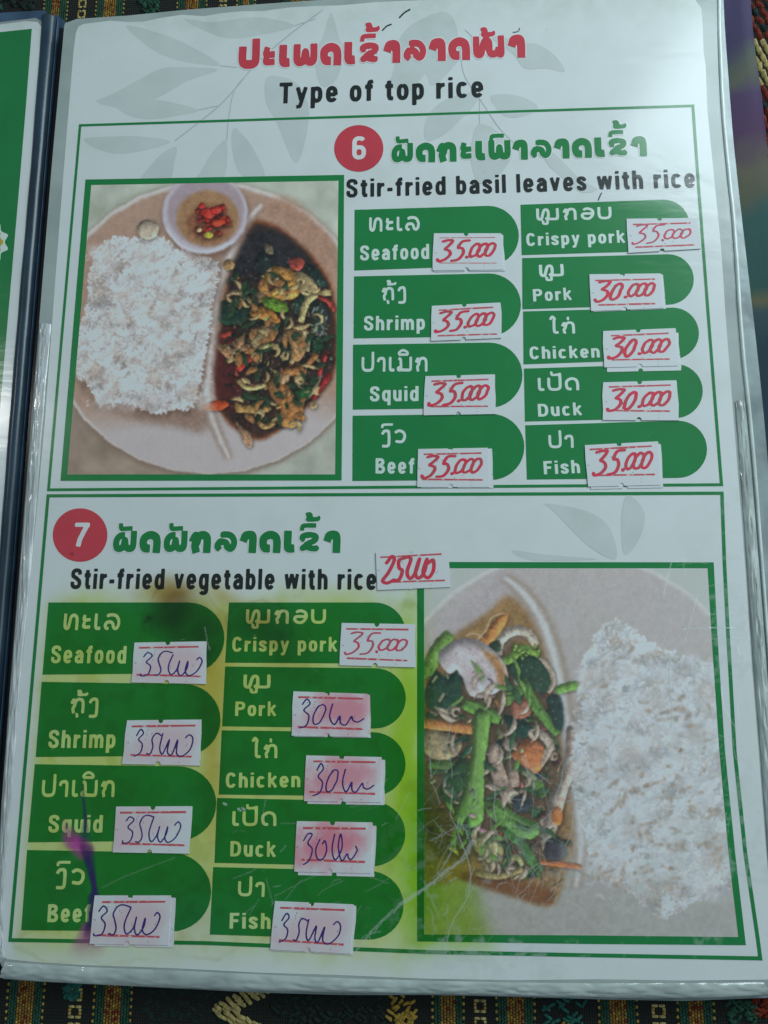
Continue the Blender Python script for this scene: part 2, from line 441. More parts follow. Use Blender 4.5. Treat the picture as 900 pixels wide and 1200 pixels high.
# ------------------------------------------------------------------ materials
def new_mat(name):
    m = bpy.data.materials.new(name); m.use_nodes = True
    return m, m.node_tree.nodes, m.node_tree.links, m.node_tree.nodes['Principled BSDF']
def film_normal(N, L, coord, whiten_mask=None, strength=0.25):
    """gentle waviness of a plastic film"""
    n = N.new('ShaderNodeTexNoise'); n.inputs['Scale'].default_value = 26; n.inputs['Detail'].default_value = 5; n.inputs['Distortion'].default_value = .8
    # ripples run across the sheet, tighter towards its right-hand rim
    mp = N.new('ShaderNodeMapping'); mp.inputs['Scale'].default_value = (.55, 1.7, 1); L.new(coord, mp.inputs['Vector']); L.new(mp.outputs[0], n.inputs['Vector'])
    b = N.new('ShaderNodeBump'); b.inputs['Strength'].default_value = strength; b.inputs['Distance'].default_value = 0.0012
    L.new(n.outputs['Fac'], b.inputs['Height'])
    out = b.outputs['Normal']
    if whiten_mask is not None:
        b2 = N.new('ShaderNodeBump'); b2.inputs['Strength'].default_value = .6; b2.inputs['Distance'].default_value = 0.0003
        L.new(whiten_mask, b2.inputs['Height']); L.new(out, b2.inputs['Normal']); out = b2.outputs['Normal']
    return out
def print_mat(name, col=None, img=None, bounds=None, rough=.55, mottled=.05):
    """ink under the laminate: colour x stains, whitened at film scratches and painted glare"""
    m, N, L, P = new_mat(name)
    geo = N.new('ShaderNodeNewGeometry')
    def mapped(b):
        mp = N.new('ShaderNodeMapping'); mp.vector_type = 'POINT'
        sx, sy = 1 / (b[2] - b[0]), 1 / (b[3] - b[1])
        mp.inputs['Scale'].default_value = (sx, sy, 1); mp.inputs['Location'].default_value = (-b[0] * sx, -b[1] * sy, 0)
        L.new(geo.outputs['Position'], mp.inputs['Vector']); return mp.outputs['Vector']
    tw = N.new('ShaderNodeTexImage'); tw.image = WEAR_GLARE; tw.extension = 'EXTEND'; L.new(mapped(WB), tw.inputs['Vector'])
    if img is not None:
        ti = N.new('ShaderNodeTexImage'); ti.image = img; ti.extension = 'EXTEND'; L.new(mapped(bounds), ti.inputs['Vector']); base = ti.outputs['Color']
    else:
        rgb = N.new('ShaderNodeRGB'); rgb.outputs[0].default_value = (*col, 1); base = rgb.outputs[0]
    ns = N.new('ShaderNodeTexNoise'); ns.inputs['Scale'].default_value = 90; ns.inputs['Detail'].default_value = 6
    L.new(geo.outputs['Position'], ns.inputs['Vector'])
    mr = N.new('ShaderNodeMapRange'); mr.inputs[1].default_value = .3; mr.inputs[2].default_value = .7
    mr.inputs[3].default_value = 1 - mottled; mr.inputs[4].default_value = 1 + mottled; L.new(ns.outputs['Fac'], mr.inputs[0])
    m1 = N.new('ShaderNodeMix'); m1.data_type = 'RGBA'; m1.blend_type = 'MULTIPLY'; m1.inputs[0].default_value = 1
    L.new(base, m1.inputs[6]); L.new(tw.outputs['Color'], m1.inputs[7])
    m2 = N.new('ShaderNodeMix'); m2.data_type = 'RGBA'; m2.blend_type = 'MULTIPLY'; m2.inputs[0].default_value = 1
    L.new(m1.outputs[2], m2.inputs[6]); L.new(mr.outputs[0], m2.inputs[7])
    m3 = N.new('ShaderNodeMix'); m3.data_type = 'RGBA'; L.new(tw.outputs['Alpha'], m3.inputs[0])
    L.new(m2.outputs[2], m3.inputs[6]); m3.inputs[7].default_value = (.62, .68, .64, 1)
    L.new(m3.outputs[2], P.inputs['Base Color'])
    P.inputs['Roughness'].default_value = rough
    P.inputs['Specular IOR Level'].default_value = .2
    P.inputs['Coat Weight'].default_value = 1.0; P.inputs['Coat Roughness'].default_value = .17
    L.new(film_normal(N, L, geo.outputs['Position'], tw.outputs['Alpha']), P.inputs['Coat Normal'])
    return m
def plain(name, col, rough=.6, coat=0., spec=.3, noise=None, bump=0, scale=200, coatr=.15, dark=None, metallic=0):
    m, N, L, P = new_mat(name)
    P.inputs['Base Color'].default_value = (*col, 1); P.inputs['Roughness'].default_value = rough
    P.inputs['Specular IOR Level'].default_value = spec; P.inputs['Coat Weight'].default_value = coat; P.inputs['Coat Roughness'].default_value = coatr
    tc = N.new('ShaderNodeNewGeometry')
    n = N.new('ShaderNodeTexNoise'); n.inputs['Scale'].default_value = scale; n.inputs['Detail'].default_value = 5; L.new(tc.outputs['Position'], n.inputs['Vector'])
    if noise:
        mx = N.new('ShaderNodeMix'); mx.data_type = 'RGBA'
        mx.inputs[6].default_value = (*[c * (1 - noise) for c in (dark or col)], 1); mx.inputs[7].default_value = (*[min(1, c * (1 + noise)) for c in col], 1)
        r = N.new('ShaderNodeMapRange'); r.inputs[1].default_value = .35; r.inputs[2].default_value = .65
        L.new(n.outputs['Fac'], r.inputs[0]); L.new(r.outputs[0], mx.inputs[0]); L.new(mx.outputs[2], P.inputs['Base Color'])
    if bump:
        b = N.new('ShaderNodeBump'); b.inputs['Strength'].default_value = bump; b.inputs['Distance'].default_value = .0008
        L.new(n.outputs['Fac'], b.inputs['Height']); L.new(b.outputs['Normal'], P.inputs['Normal'])
        if coat: L.new(b.outputs['Normal'], P.inputs['Coat Normal'])
    return m
PAPER = print_mat('laminated_white_paper', (.78, .81, .80), mottled=.025)
GREEN = print_mat('green_ink', (.012, .235, .060))
GREEN2 = print_mat('dark_green_ink', (.012, .22, .060))
RED = print_mat('red_ink', (.68, .060, .085))
BLACK = print_mat('black_ink', (.018, .022, .022))
WHITEINK = print_mat('unprinted_white', (.74, .84, .77))
HALO = print_mat('pale_outline_ink', (.84, .82, .82))
LEAFINK = print_mat('pale_grey_leaf_ink', (.66, .70, .68), mottled=.05)
VEININK = print_mat('grey_leaf_stem_ink', (.58, .60, .61))

# ------------------------------------------------------------------ Lao letter strokes (baseline 0, body height 1)
G = {
 'P':  (.95, [[(0, 1), (0, .35), (.12, .06), (.42, 0), (.72, .06), (.84, .35), (.84, 1.38)]]),
 'a.': (.58, [[(.06, .90), (.06, .66), (.5, .66)], [(.06, .38), (.06, .12), (.5, .12)]]),
 'e':  (.42, [[(.04, 1), (.04, .2), (.12, .02), (.36, .02)]]),
 'ph': (1.18, [[(0, 1), (0, .3), (.08, .04), (.3, .02), (.46, .2), (.53, .72), (.6, .2), (.75, .02), (.98, .04), (1.06, .3), (1.06, 1)]]),
 'pf': (1.18, [[(.42, .96), (.2, .92), (.03, .66), (.0, .3), (.08, .04), (.3, .02), (.46, .2), (.53, .62), (.6, .2), (.75, .02), (.98, .04), (1.06, .3), (1.06, 1)]]),
 'd':  (1.0, [[(.36, .02), (.12, .06), (.02, .4), (.08, .78), (.42, 1), (.76, .86), (.86, .5), (.86, 0)]]),
 'kh': (1.1, [[(.30, .62), (.08, .66), (.04, .88), (.40, 1.0), (.82, .90), (.80, .62), (.40, .36), (.04, .04), (.30, .12), (.60, .02), (.98, .04), (.98, .20)]]),
 'aa': (.66, [[(.02, .80), (.10, .96), (.40, 1), (.52, .8), (.52, 0)]]),
 'l':  (1.15, [[(.04, .88), (.35, 1.02), (.78, .96), (1.0, .6), (.98, .2), (.82, .0), (.64, .10), (.56, .38), (.36, .50), (.08, .42), (.0, .16), (.14, .0), (.34, .06)]]),
 'hn': (1.72, [[(0, 1), (0, .25), (.1, .02), (.28, .06), (.38, .5), (.50, .92), (.68, .99), (.80, .80), (.80, .25), (.92, .03), (1.18, .06), (1.42, .26)], [(1.52, 1), (1.52, .06), (1.38, .04), (1.36, .20)]]),
 'hm': (1.72, [[(0, 1), (0, .25), (.1, .02), (.28, .06), (.38, .5), (.50, .92), (.68, .99), (.80, .80), (.80, .22), (.66, .10), (.74, .0), (.94, .03), (1.42, .03), (1.52, .2), (1.52, 1)]]),
 'k':  (.98, [[(0, .74), (.1, .94), (.2, .78), (.2, .5), (.08, .28), (.12, 0)], [(.2, .66), (.36, .94), (.6, .98), (.8, .78), (.82, 0)]]),
 'th': (1.05, [[(0, 1), (0, .25), (.1, .02), (.26, .06), (.34, .4), (.42, .84), (.62, 1), (.84, .88), (.9, .6), (.9, 0)]]),
 'ng': (.70, [[(.04, .8), (.16, .97), (.42, 1), (.52, .8), (.52, -.12), (.4, -.34), (.02, -.34)]]),
 'm':  (1.18, [[(.02, .98), (.16, .90), (.19, .6), (.19, .26), (-.02, .20), (.0, .02), (.24, .03), (.5, .02), (.92, .02), (1.02, .2), (1.02, 1)]]),
 'o':  (1.0, [[(.08, .8), (.4, 1), (.8, .84), (.86, .42), (.6, .02), (.22, .02), (.04, .26), (.14, .48), (.5, .5), (.84, .5)]]),
 'b':  (.95, [[(0, 1), (0, .35), (.12, .06), (.42, 0), (.72, .06), (.84, .35), (.84, 1)]]),
 'ai': (.60, [[(.02, 1.36), (.14, 1.52), (.3, 1.36), (.26, 1.1), (.26, .2), (.34, .02), (.56, .02)]]),
 'v':  (.86, [[(.0, .84), (.3, 1), (.66, .8), (.72, .38), (.5, .02), (.04, .06)]]),
}
MARKS = {   # drawn over the previous letter, advance 0; coordinates from the letter's left edge
 '^o': [[(.0, 1.22), (.02, 1.42), (.2, 1.48), (.85, 1.48)]],
 '^t': [[(.22, 2.02), (.44, 2.06), (.50, 1.92), (.34, 1.80), (.92, 1.82), (.92, 1.95)]],
 '^T': [[(.32, 1.52), (.54, 1.56), (.60, 1.42), (.44, 1.30), (1.02, 1.32), (1.02, 1.45)]],
 '^a': [[(.22, 1.62), (.24, 1.36), (.4, 1.32), (.95, 1.36)]],
 '^i': [[(.0, 1.24), (.06, 1.44), (.38, 1.58), (.72, 1.44), (.78, 1.24)], [(0.0, 1.26), (.78, 1.26)]],
 '^1': [[(.42, 1.2), (.42, 1.5)]],
 '_u': [[(.42, -.14), (.42, -.46)], [(.28, -.18), (.42, -.18)]],
 '_U': [[(.42, -.14), (.42, -.42), (.72, -.42), (.72, -.14)], [(.3, -.18), (.42, -.18)]],
}
def lao_strokes(tokens, wr):
    """tokens -> strokes in units of outer letter height, width; wr = stroke width ratio"""
    out = []; x = 0; px_ = 0
    def mp(p, ox): return (ox + wr / 2 + p[0] * (1 - wr * .55), wr / 2 + p[1] * (1 - wr) if p[1] <= 1 else 1 - wr / 2 + (p[1] - 1) * (1 - wr * .35))
    for t in tokens:
        if t in MARKS:
            for s in MARKS[t]: out.append((smooth_pts([mp(p, px_) for p in s], False, 4), min(wr * .85, .21), True))
        else:
            adv, ss = G[t]; px_ = x
            k_ = {'kh': .70, 'l': .78, 'pf': .82, 'hn': .80, 'hm': .80, 'o': .8, 'a.': .74, 'ph': .9}.get(t, 1) if wr > .25 else 1
            for s in ss:
                q = smooth_pts([mp(p, x) for p in s], False, 5)
                for e, b in ((0, 2), (-1, -3)):
                    d = q[e] - q[b]; d = d / (np.linalg.norm(d) + 1e-9)
                    ext = wr * (.5 if abs(d[1]) > .8 else .2) * (0 if t in ('kh', 'l', 'o') else 1)
                    q = [q[0] + d * ext] + q if e == 0 else q + [q[-1] + d * ext]
                out.append((q, wr * k_, True))
            x += adv * (1 - wr * .55) + wr + (.10 if wr < .25 else .0)
    return out
def place(verts, bl, br, hpx, x0, x1, z):
    """local (x,y) -> plane: x0..x1 spans bl..br, y unit = hpx pixels"""
    A = np.array(W(*bl)); B = np.array(W(*br)); d = B - A; L = np.linalg.norm(d); u = d / L; v = np.array([-u[1], u[0]])
    mid = ((bl[0] + br[0]) / 2, (bl[1] + br[1]) / 2)
    sy = np.linalg.norm(np.array(W(mid[0], mid[1] - hpx)) - np.array(W(*mid)))
    out = []
    for x, y in verts:
        p = A + u * ((x - x0) / (x1 - x0) * L) + v * y * sy
        out.append((p[0], p[1], z))
    return out
def lao(tokens, bl, br, hpx, wr, z, mat, parent, label=None, name='lettering', grow=0.0, cell=.05):
    st = lao_strokes(tokens, wr)
    allp = np.concatenate([np.array(s[0]) for s in st]); x0 = allp[:, 0].min() - wr / 2; x1 = allp[:, 0].max() + wr / 2
    if grow: st = [(p, w + grow, b) for p, w, b in st]
    v, f = strokes_mesh(st, cell)
    return rawmesh(name, place(v, bl, br, hpx, x0, x1, z), f, mat, parent, label)
# condensed grotesque letters as strokes: cap height 1, x-height .74, stroke centre lines inside the outer box
SW = .185
def arc(cx, cy, rx, ry, a0, a1, n=14, e=2.5):
    o = []
    for t in np.linspace(math.radians(a0), math.radians(a1), n):
        c, s_ = math.cos(t), math.sin(t)
        o.append((cx + rx * math.copysign(abs(c) ** (2 / e), c), cy + ry * math.copysign(abs(s_) ** (2 / e), s_)))
    return o
h_ = SW / 2; X_ = .75; LW = .50                       # half stroke, x height, lower-case width
lc = LW / 2; rx_ = lc - h_; ry_ = X_ / 2 - h_ * .85; my = X_ / 2; x2 = LW - h_
def ring(cx, cy, rx, ry): return arc(cx, cy, rx, ry, 90, 450, 30)
LG = {
 ' ': (.22, []), '-': (.26, [[(.0, .37), (.26, .37)]]),
 'T': (.56, [[(0, 1 - h_), (.56, 1 - h_)], [(.28, 1), (.28, 0)]]),
 'F': (.50, [[(h_, 1), (h_, 0)], [(0, 1 - h_), (.49, 1 - h_)], [(0, .50), (.44, .50)]]),
 'P': (.58, [[(h_, 1), (h_, 0)], [(0, 1 - h_), (.26, 1 - h_)] + arc(.28, .705, .30 - h_, .295 - h_, 80, -80) + [(.26, .41 + h_), (0, .41 + h_)]]),
 'D': (.60, [[(h_, 1), (h_, 0)], [(0, 1 - h_), (.22, 1 - h_)] + arc(.24, .5, .36 - h_, .5 - h_, 80, -80) + [(.22, h_), (0, h_)]]),
 'B': (.58, [[(h_, 1), (h_, 0)], [(0, 1 - h_), (.26, 1 - h_)] + arc(.27, .745, .27 - h_, .255 - h_, 80, -80) + [(.26, .5), (0, .5)], [(.2, .52), (.28, .52)] + arc(.28, .27, .30 - h_, .26 - h_ * .8, 80, -80) + [(.26, h_), (0, h_)]]),
 'C': (.58, [arc(.29, .5, .29 - h_, .5 - h_ * .8, 30, 330, 26)]),
 'S': (.56, [[(.47, .70)] + arc(.28, .735, .28 - h_, .265 - h_ * .9, 20, 215, 14) + [(.30, .52)] + arc(.28, .27, .28 - h_, .27 - h_ * .9, 40, -200, 16)]),
 'o': (LW, [ring(lc, my, rx_, ry_)]),
 'e': (LW, [[(h_ * 1.5, my - .02), (x2 + .01, my - .02)] , [(x2, my - .04)] + arc(lc, my, rx_, ry_, 0, 325, 26)]),
 'c': (LW * .96, [arc(lc, my, rx_, ry_, 40, 320, 24)]),
 'a': (LW, [arc(lc - .01, my, rx_ - .01, ry_, 155, 60, 8) + [(x2, .52), (x2, .0)], [(x2, .44), (.30, .43)] + arc(.22, .235, .22 - h_, .20 - h_ * .5, 95, 300, 12) + [(x2, .17)]]),
 's': (LW * .95, [[(.40, .52)] + arc(.235, .555, .235 - h_, .195 - h_ * .8, 20, 215, 10) + [(.25, .385)] + arc(.235, .205, .235 - h_, .205 - h_ * .85, 40, -195, 12)]),
 'r': (.36, [[(h_, X_), (h_, 0)], [(h_ * 1.1, .46), (.17, .62), (.36, .66)]]),
 'i': (SW, [[(h_, X_), (h_, 0)], [(h_, 1), (h_, .86)]]),
 'l': (SW, [[(h_, 1), (h_, 0)]]),
 't': (.34, [[(.16, .93), (.16, .22), (.20, .09), (.34, .08)], [(0, X_ - h_ * .8), (.33, X_ - h_ * .8)]]),
 'f': (.34, [[(.34, .93), (.20, .90), (.16, .76), (.16, 0)], [(0, X_ - h_ * .8), (.33, X_ - h_ * .8)]]),
 'n': (LW, [[(h_, X_), (h_, 0)], [(h_, .5)] + arc(lc, my, rx_, ry_, 140, 30, 8) + [(x2, .45), (x2, 0)]]),
 'h': (LW, [[(h_, 1), (h_, 0)], [(h_, .5)] + arc(lc, my, rx_, ry_, 140, 30, 8) + [(x2, .45), (x2, 0)]]),
 'm': (.78, [[(h_, X_), (h_, 0)], [(h_, .5)] + arc(.24, my, .15, ry_, 140, 30, 8) + [(.39, .45), (.39, 0)], [(.39, .5)] + arc(.55, my, .14, ry_, 140, 30, 8) + [(.78 - h_, .45), (.78 - h_, 0)]]),
 'u': (LW, [[(x2, X_), (x2, 0)], [(h_, X_), (h_, .3)] + arc(lc, my, rx_, ry_, 210, 320, 8) + [(x2, .25)]]),
 'd': (LW, [[(x2, 1), (x2, 0)], ring(lc, my, rx_, ry_)]),
 'b': (LW, [[(h_, 1), (h_, 0)], ring(lc, my, rx_, ry_)]),
 'p': (LW, [[(h_, X_), (h_, -.27)], ring(lc, my, rx_, ry_)]),
 'q': (LW, [[(x2, X_), (x2, -.27)], ring(lc, my, rx_, ry_)]),
 'g': (LW, [[(x2, X_), (x2, -.05)] + arc(lc, -.02, rx_, .17, 0, -150, 8), ring(lc, my, rx_, ry_)]),
 'k': (LW, [[(h_, 1), (h_, 0)], [(.44, X_), (.14, .36)], [(.20, .46), (.45, 0)]]),
 'v': (LW, [[(.08, X_), (.25, .04)], [(.42, X_), (.25, .04)]]),
 'w': (.74, [[(.08, X_), (.20, .04)], [(.37, X_), (.20, .04)], [(.37, X_), (.54, .04)], [(.66, X_), (.54, .04)]]),
 'y': (LW, [[(.08, X_), (.25, .10)], [(.43, X_), (.25, .04), (.19, -.16), (.04, -.19)]]),
 '6': (.56, [ring(.28, .31, .28 - h_, .31 - h_), [(h_, .31), (h_, .66)] + arc(.28, .69, .28 - h_, .31 - h_, 180, 30, 12)]),
 '7': (.54, [[(0, 1 - h_), (.54, 1 - h_)], [(.47, .94), (.33, .6), (.22, .3), (.17, 0)]]),
}
def latin_strokes(s, wt, gap):
    out = []; x = 0
    for ch in s:
        adv, ss = LG[ch]
        for st in ss: out.append(([(p[0] + x, p[1]) for p in st], wt if ch not in 'vwyk' else wt * .9, True))
        x += adv + gap
    return out, x - gap
def latin(s, bl, br, cap, z, mat, parent, label=None, name='lettering', bold=1.0, grow=0):
    gap = .15
    st, wd_ = latin_strokes(s, SW * bold, gap)
    if grow: st = [(p, w + grow, b) for p, w, b in st]
    v, f = strokes_mesh(st, .042)
    return rawmesh(name, place(v, bl, br, cap, 0, wd_, z), f, mat, parent, label)

# ------------------------------------------------------------------ table surface
CLOTH_Z = -6 * MM
m, N, L, P = new_mat('dark_woven_cotton')
geo = N.new('ShaderNodeNewGeometry')
wv = N.new('ShaderNodeTexWave'); wv.inputs['Scale'].default_value = 520; wv.inputs['Distortion'].default_value = 1.5; wv.bands_direction = 'X'
wv2 = N.new('ShaderNodeTexWave'); wv2.inputs['Scale'].default_value = 420; wv2.inputs['Distortion'].default_value = 1.5; wv2.bands_direction = 'Y'
L.new(geo.outputs['Position'], wv.inputs['Vector']); L.new(geo.outputs['Position'], wv2.inputs['Vector'])
mu = N.new('ShaderNodeMath'); mu.operation = 'MULTIPLY'; L.new(wv.outputs['Fac'], mu.inputs[0]); L.new(wv2.outputs['Fac'], mu.inputs[1])
mx = N.new('ShaderNodeMix'); mx.data_type = 'RGBA'; mx.inputs[6].default_value = (.006, .006, .006, 1); mx.inputs[7].default_value = (.022, .030, .020, 1)
L.new(mu.outputs[0], mx.inputs[0]); L.new(mx.outputs[2], P.inputs['Base Color']); P.inputs['Roughness'].default_value = .9
bp = N.new('ShaderNodeBump'); bp.inputs['Distance'].default_value = .0004; L.new(mu.outputs[0], bp.inputs['Height']); L.new(bp.outputs['Normal'], P.inputs['Normal'])
CLOTH = m
cloth = slab('tablecloth', [(-.6, -.6), (.6, -.6), (.6, .6), (-.6, .6)], CLOTH_Z - 2 * MM, CLOTH_Z, CLOTH)
cloth['kind'] = 'structure'
def thread_mat(name, col): return plain(name, [c * .62 for c in col], rough=.75, spec=.25, noise=.35, scale=900, bump=.3)
TH = {'yellow': thread_mat('yellow_thread', (.62, .40, .07)), 'gold': thread_mat('ochre_thread', (.42, .22, .04)),
      'green': thread_mat('green_thread', (.03, .13, .08)), 'dark': thread_mat('dark_green_thread', (.015, .035, .028)),
      'red': thread_mat('red_thread', (.30, .035, .015)), 'teal': thread_mat('teal_thread', (.03, .20, .16)), 'cream': thread_mat('cream_thread', (.70, .56, .22))}
TB = {k: ([], []) for k in TH}
def stitch(col, x, y, ln, wd, ang, z=CLOTH_Z, h=.45 * MM):
    """one raised, rounded thread float"""
    V, F = TB[col]; b = len(V); ca, sa = math.cos(ang), math.sin(ang)
    prof = [(-.5, 0, 0), (-.36, -.42, .0), (.36, -.42, .0), (.5, 0, 0), (.36, .42, 0), (-.36, .42, 0), (-.3, 0, 1), (.3, 0, 1)]
    for u, v, w in prof:
        X, Y = u * ln, v * wd
        V.append((x + X * ca - Y * sa, y + X * sa + Y * ca, z + .03 * MM + w * h))
    for f in ((0, 1, 6), (1, 2, 7, 6), (2, 3, 7), (3, 4, 7), (4, 5, 6, 7), (5, 0, 6)): F.append([b + i for i in f])
def CW(px, py): return W(px, py, CLOTH_Z)
PXM = np.linalg.norm(np.array(CW(451, 600)) - np.array(CW(450, 600)))
def band_rows(xa, xb, y0, y1, kind):
    """woven band between plane x = xa..xb, rows y0..y1"""
    w = xb - xa; st = .78 * MM; y = y0
    r = 0
    while y < y1:
        if kind == 'stripe':
            n = max(5, int(round(w / (.72 * MM))))
            for i in range(n):
                t = (i + .5) / n; x = xa + t * w
                if i in (0, n - 1): c = 'yellow' if r % 2 == 0 else 'dark'
                elif t < .3 or t > .7: c = 'green'
                else: c = random.choice(['gold', 'yellow', 'gold', 'red']) if (r + i) % 2 else 'gold'
                stitch(c, x + random.gauss(0, .03 * MM), y + (i % 2) * st * .5, st * .98, w / n * .95, math.pi / 2 + random.gauss(0, .08), h=.28 * MM)
        elif kind == 'ladder':
            q = r % 5
            if q < 4:
                for i in range(2):
                    x = xa + (i + .5) / 2 * w
                    if q in (0, 3): stitch('cream', x, y, st * .9, w * .5, math.pi / 2, h=.35 * MM)
                    else: stitch('cream' if (i + q) % 2 else 'yellow', xa + (.12 if i == 0 else .88) * w, y, st, w * .25, math.pi / 2, h=.3 * MM)
        y += st; r += 1
def flower(cx, cy, R, col, n=30, asp=1.0):
    for i in range(n):
        a = random.uniform(0, 2 * math.pi); r = R * math.sqrt(random.random())
        stitch(col, cx + r * math.cos(a), cy + r * math.sin(a) * asp, 2.1 * MM * random.uniform(.8, 1.2), .85 * MM, random.choice([.5, -.5, .9]) + random.gauss(0, .1), h=.7 * MM)
def seg(pxa, pxb, py, ylo, yhi, kind):
    xa = CW(pxa, py)[0]; xb = CW(pxb, py)[0]; band_rows(xa, xb, ylo, yhi, kind)
yb1 = CW(450, 1135)[1]; yb0 = CW(450, 1200)[1] - .02
for a, b, kd in ((6, 52, 'stripe'), (80, 96, 'ladder'), (108, 155, 'stripe'), (505, 545, 'stripe'), (555, 570, 'ladder'), (580, 628, 'stripe'),
                 (700, 748, 'stripe'), (763, 780, 'ladder'), (792, 838, 'stripe')):
    seg(a, b, 1180, yb0, yb1, kd)
for i in range(60):       # ochre diagonal motif
    t = (i // 3) / 19; px = 272 + 18 * math.sin(t * 9) + (i % 3) * 11; py = 1145 + t * 75
    stitch('cream', *CW(px, py), 2.6 * MM, 1.15 * MM, -.75 if (i % 2) else -.4, h=.8 * MM)
for i in range(130):
    stitch('dark', *CW(random.uniform(312, 450), random.uniform(1150, 1225)), 2.2 * MM, 1.1 * MM, random.choice([.6, -.6]), h=.6 * MM)
    stitch('dark', *CW(random.uniform(165, 262), random.uniform(1150, 1225)), 2.0 * MM, 1.0 * MM, random.choice([.6, -.6]), h=.2 * MM)
for (px, py, R, c) in ((470, 1183, 16, 'yellow'), (85, 1160, 9, 'teal'), (664, 1190, 22, 'teal'), (868, 1188, 15, 'green'), (664, 1212, 10, 'yellow'), (893, 1178, 10, 'red')):
    flower(*CW(px, py), R * PXM, c, 34)
yt0 = CW(450, 45)[1]; yt1 = CW(450, 0)[1] + .03
for a, b, kd in ((50, 80, 'stripe'), (91, 101, 'ladder'), (111, 146, 'stripe'), (206, 243, 'stripe'), (256, 266, 'ladder'), (276, 300, 'stripe'), (-60, -20, 'stripe'), (330, 370, 'stripe'), (385, 396, 'ladder'), (410, 445, 'stripe')):
    seg(a, b, 10, yt0, yt1, kd)
for (px, py, R, c) in ((175, 5, 16, 'green'), (25, 2, 22, 'dark'), (-10, 8, 14, 'green')): flower(*CW(px, py), R * PXM, c, 40)
for row in range(40):      # embroidery beyond the satin strip, top right
    for cpx in range(7):
        py = -30 + row * 9; px = 880 + cpx * 10 + (row % 2) * 5
        yel = (48 < py < 98) or (210 < py < 250)
        stitch('cream' if yel else ('red' if (row * 7 + cpx) % 5 else 'dark'), *CW(px, py), 3.2 * MM, 1.9 * MM, 1.9 + random.gauss(0, .2), h=.9 * MM)
for k, (V, F) in TB.items():
    if V: rawmesh('embroidery_thread', V, F, TH[k], cloth, kind='stuff', label='raised %s threads woven into the cloth' % {'gold': 'ochre', 'dark': 'dark green'}.get(k, k), smooth=True)

# satin strip
m, N, L, P = new_mat('shot_satin')
geo = N.new('ShaderNodeNewGeometry'); sx = N.new('ShaderNodeSeparateXYZ'); L.new(geo.outputs['Position'], sx.inputs[0])
nz = N.new('ShaderNodeTexNoise'); nz.inputs['Scale'].default_value = 45; nz.inputs['Detail'].default_value = 3; L.new(geo.outputs['Position'], nz.inputs['Vector'])
a1 = N.new('ShaderNodeMath'); a1.operation = 'MULTIPLY_ADD'; L.new(sx.outputs[0], a1.inputs[0]); a1.inputs[1].default_value = -.45; L.new(sx.outputs[1], a1.inputs[2])
a2 = N.new('ShaderNodeMath'); a2.operation = 'MULTIPLY_ADD'; L.new(nz.outputs['Fac'], a2.inputs[0]); a2.inputs[1].default_value = .022; L.new(a1.outputs[0], a2.inputs[2])
sz = -3.6 * MM
def key(py, px=870): x, y = W(px, py, sz); return y - .45 * x + .011
lo, hi = key(560), key(-40)
mr = N.new('ShaderNodeMapRange'); mr.inputs[1].default_value = lo; mr.inputs[2].default_value = hi; L.new(a2.outputs[0], mr.inputs[0])
rp = N.new('ShaderNodeValToRGB'); cr = rp.color_ramp
stops = [(560, (.03, .06, .12)), (420, (.02, .07, .10)), (375, (.05, .12, .14)), (355, (.22, .20, .10)), (335, (.03, .14, .12)), (255, (.04, .15, .14)), (225, (.16, .17, .10)), (195, (.20, .18, .12)),
         (165, (.13, .05, .16)), (110, (.13, .07, .20)), (85, (.19, .20, .15)), (66, (.15, .18, .16)), (50, (.10, .075, .20)), (-40, (.13, .10, .24))]
cr.elements[0].position = 0; cr.elements[0].color = (*stops[0][1], 1); cr.elements[1].position = 1; cr.elements[1].color = (*stops[-1][1], 1)
for py, c in stops[1:-1]:
    e = cr.elements.new((key(py) - lo) / (hi - lo)); e.color = (*c, 1)
L.new(mr.outputs[0], rp.inputs[0])
mp = N.new('ShaderNodeMapping'); mp.inputs['Rotation'].default_value = (0, 0, math.radians(-40)); L.new(geo.outputs['Position'], mp.inputs['Vector'])
wv = N.new('ShaderNodeTexWave'); wv.inputs['Scale'].default_value = 700; wv.inputs['Distortion'].default_value = 4.0; wv.inputs['Detail'].default_value = 2; L.new(mp.outputs[0], wv.inputs['Vector'])
mm = N.new('ShaderNodeMapRange'); mm.inputs[3].default_value = .40; mm.inputs[4].default_value = .58; L.new(wv.outputs['Fac'], mm.inputs[0])
mx = N.new('ShaderNodeMix'); mx.data_type = 'RGBA'; mx.blend_type = 'MULTIPLY'; mx.inputs[0].default_value = 1; L.new(rp.outputs[0], mx.inputs[6]); L.new(mm.outputs[0], mx.inputs[7])
L.new(mx.outputs[2], P.inputs['Base Color']); P.inputs['Roughness'].default_value = .7; P.inputs['Specular IOR Level'].default_value = .25
bp = N.new('ShaderNodeBump'); bp.inputs['Distance'].default_value = .00012; bp.inputs['Strength'].default_value = .4; L.new(wv.outputs['Fac'], bp.inputs['Height']); L.new(bp.outputs['Normal'], P.inputs['Normal'])
SATIN = m
edge = smooth_pts([(880, -60), (882, 0), (886, 45), (893, 90), (899, 130), (908, 200), (925, 330), (945, 560), (960, 800)], False, 6)
V = []; F = []
NX = 10
for j, e in enumerate(edge):
    for i in range(NX + 1):
        t = i / NX; x = 800 + (e[0] - 800) * t
        wx, wy = W(x, e[1], sz); V.append((wx, wy, sz + .5 * MM * math.sin(t * 7 + j * .13) - (1.6 * MM if i == NX else 0)))
for j in range(len(edge) - 1):
    for i in range(NX):
        a = j * (NX + 1) + i; F.append((a, a + NX + 1, a + NX + 2, a + 1))
satin = rawmesh('satin_runner', V, F, SATIN, None, smooth=True)
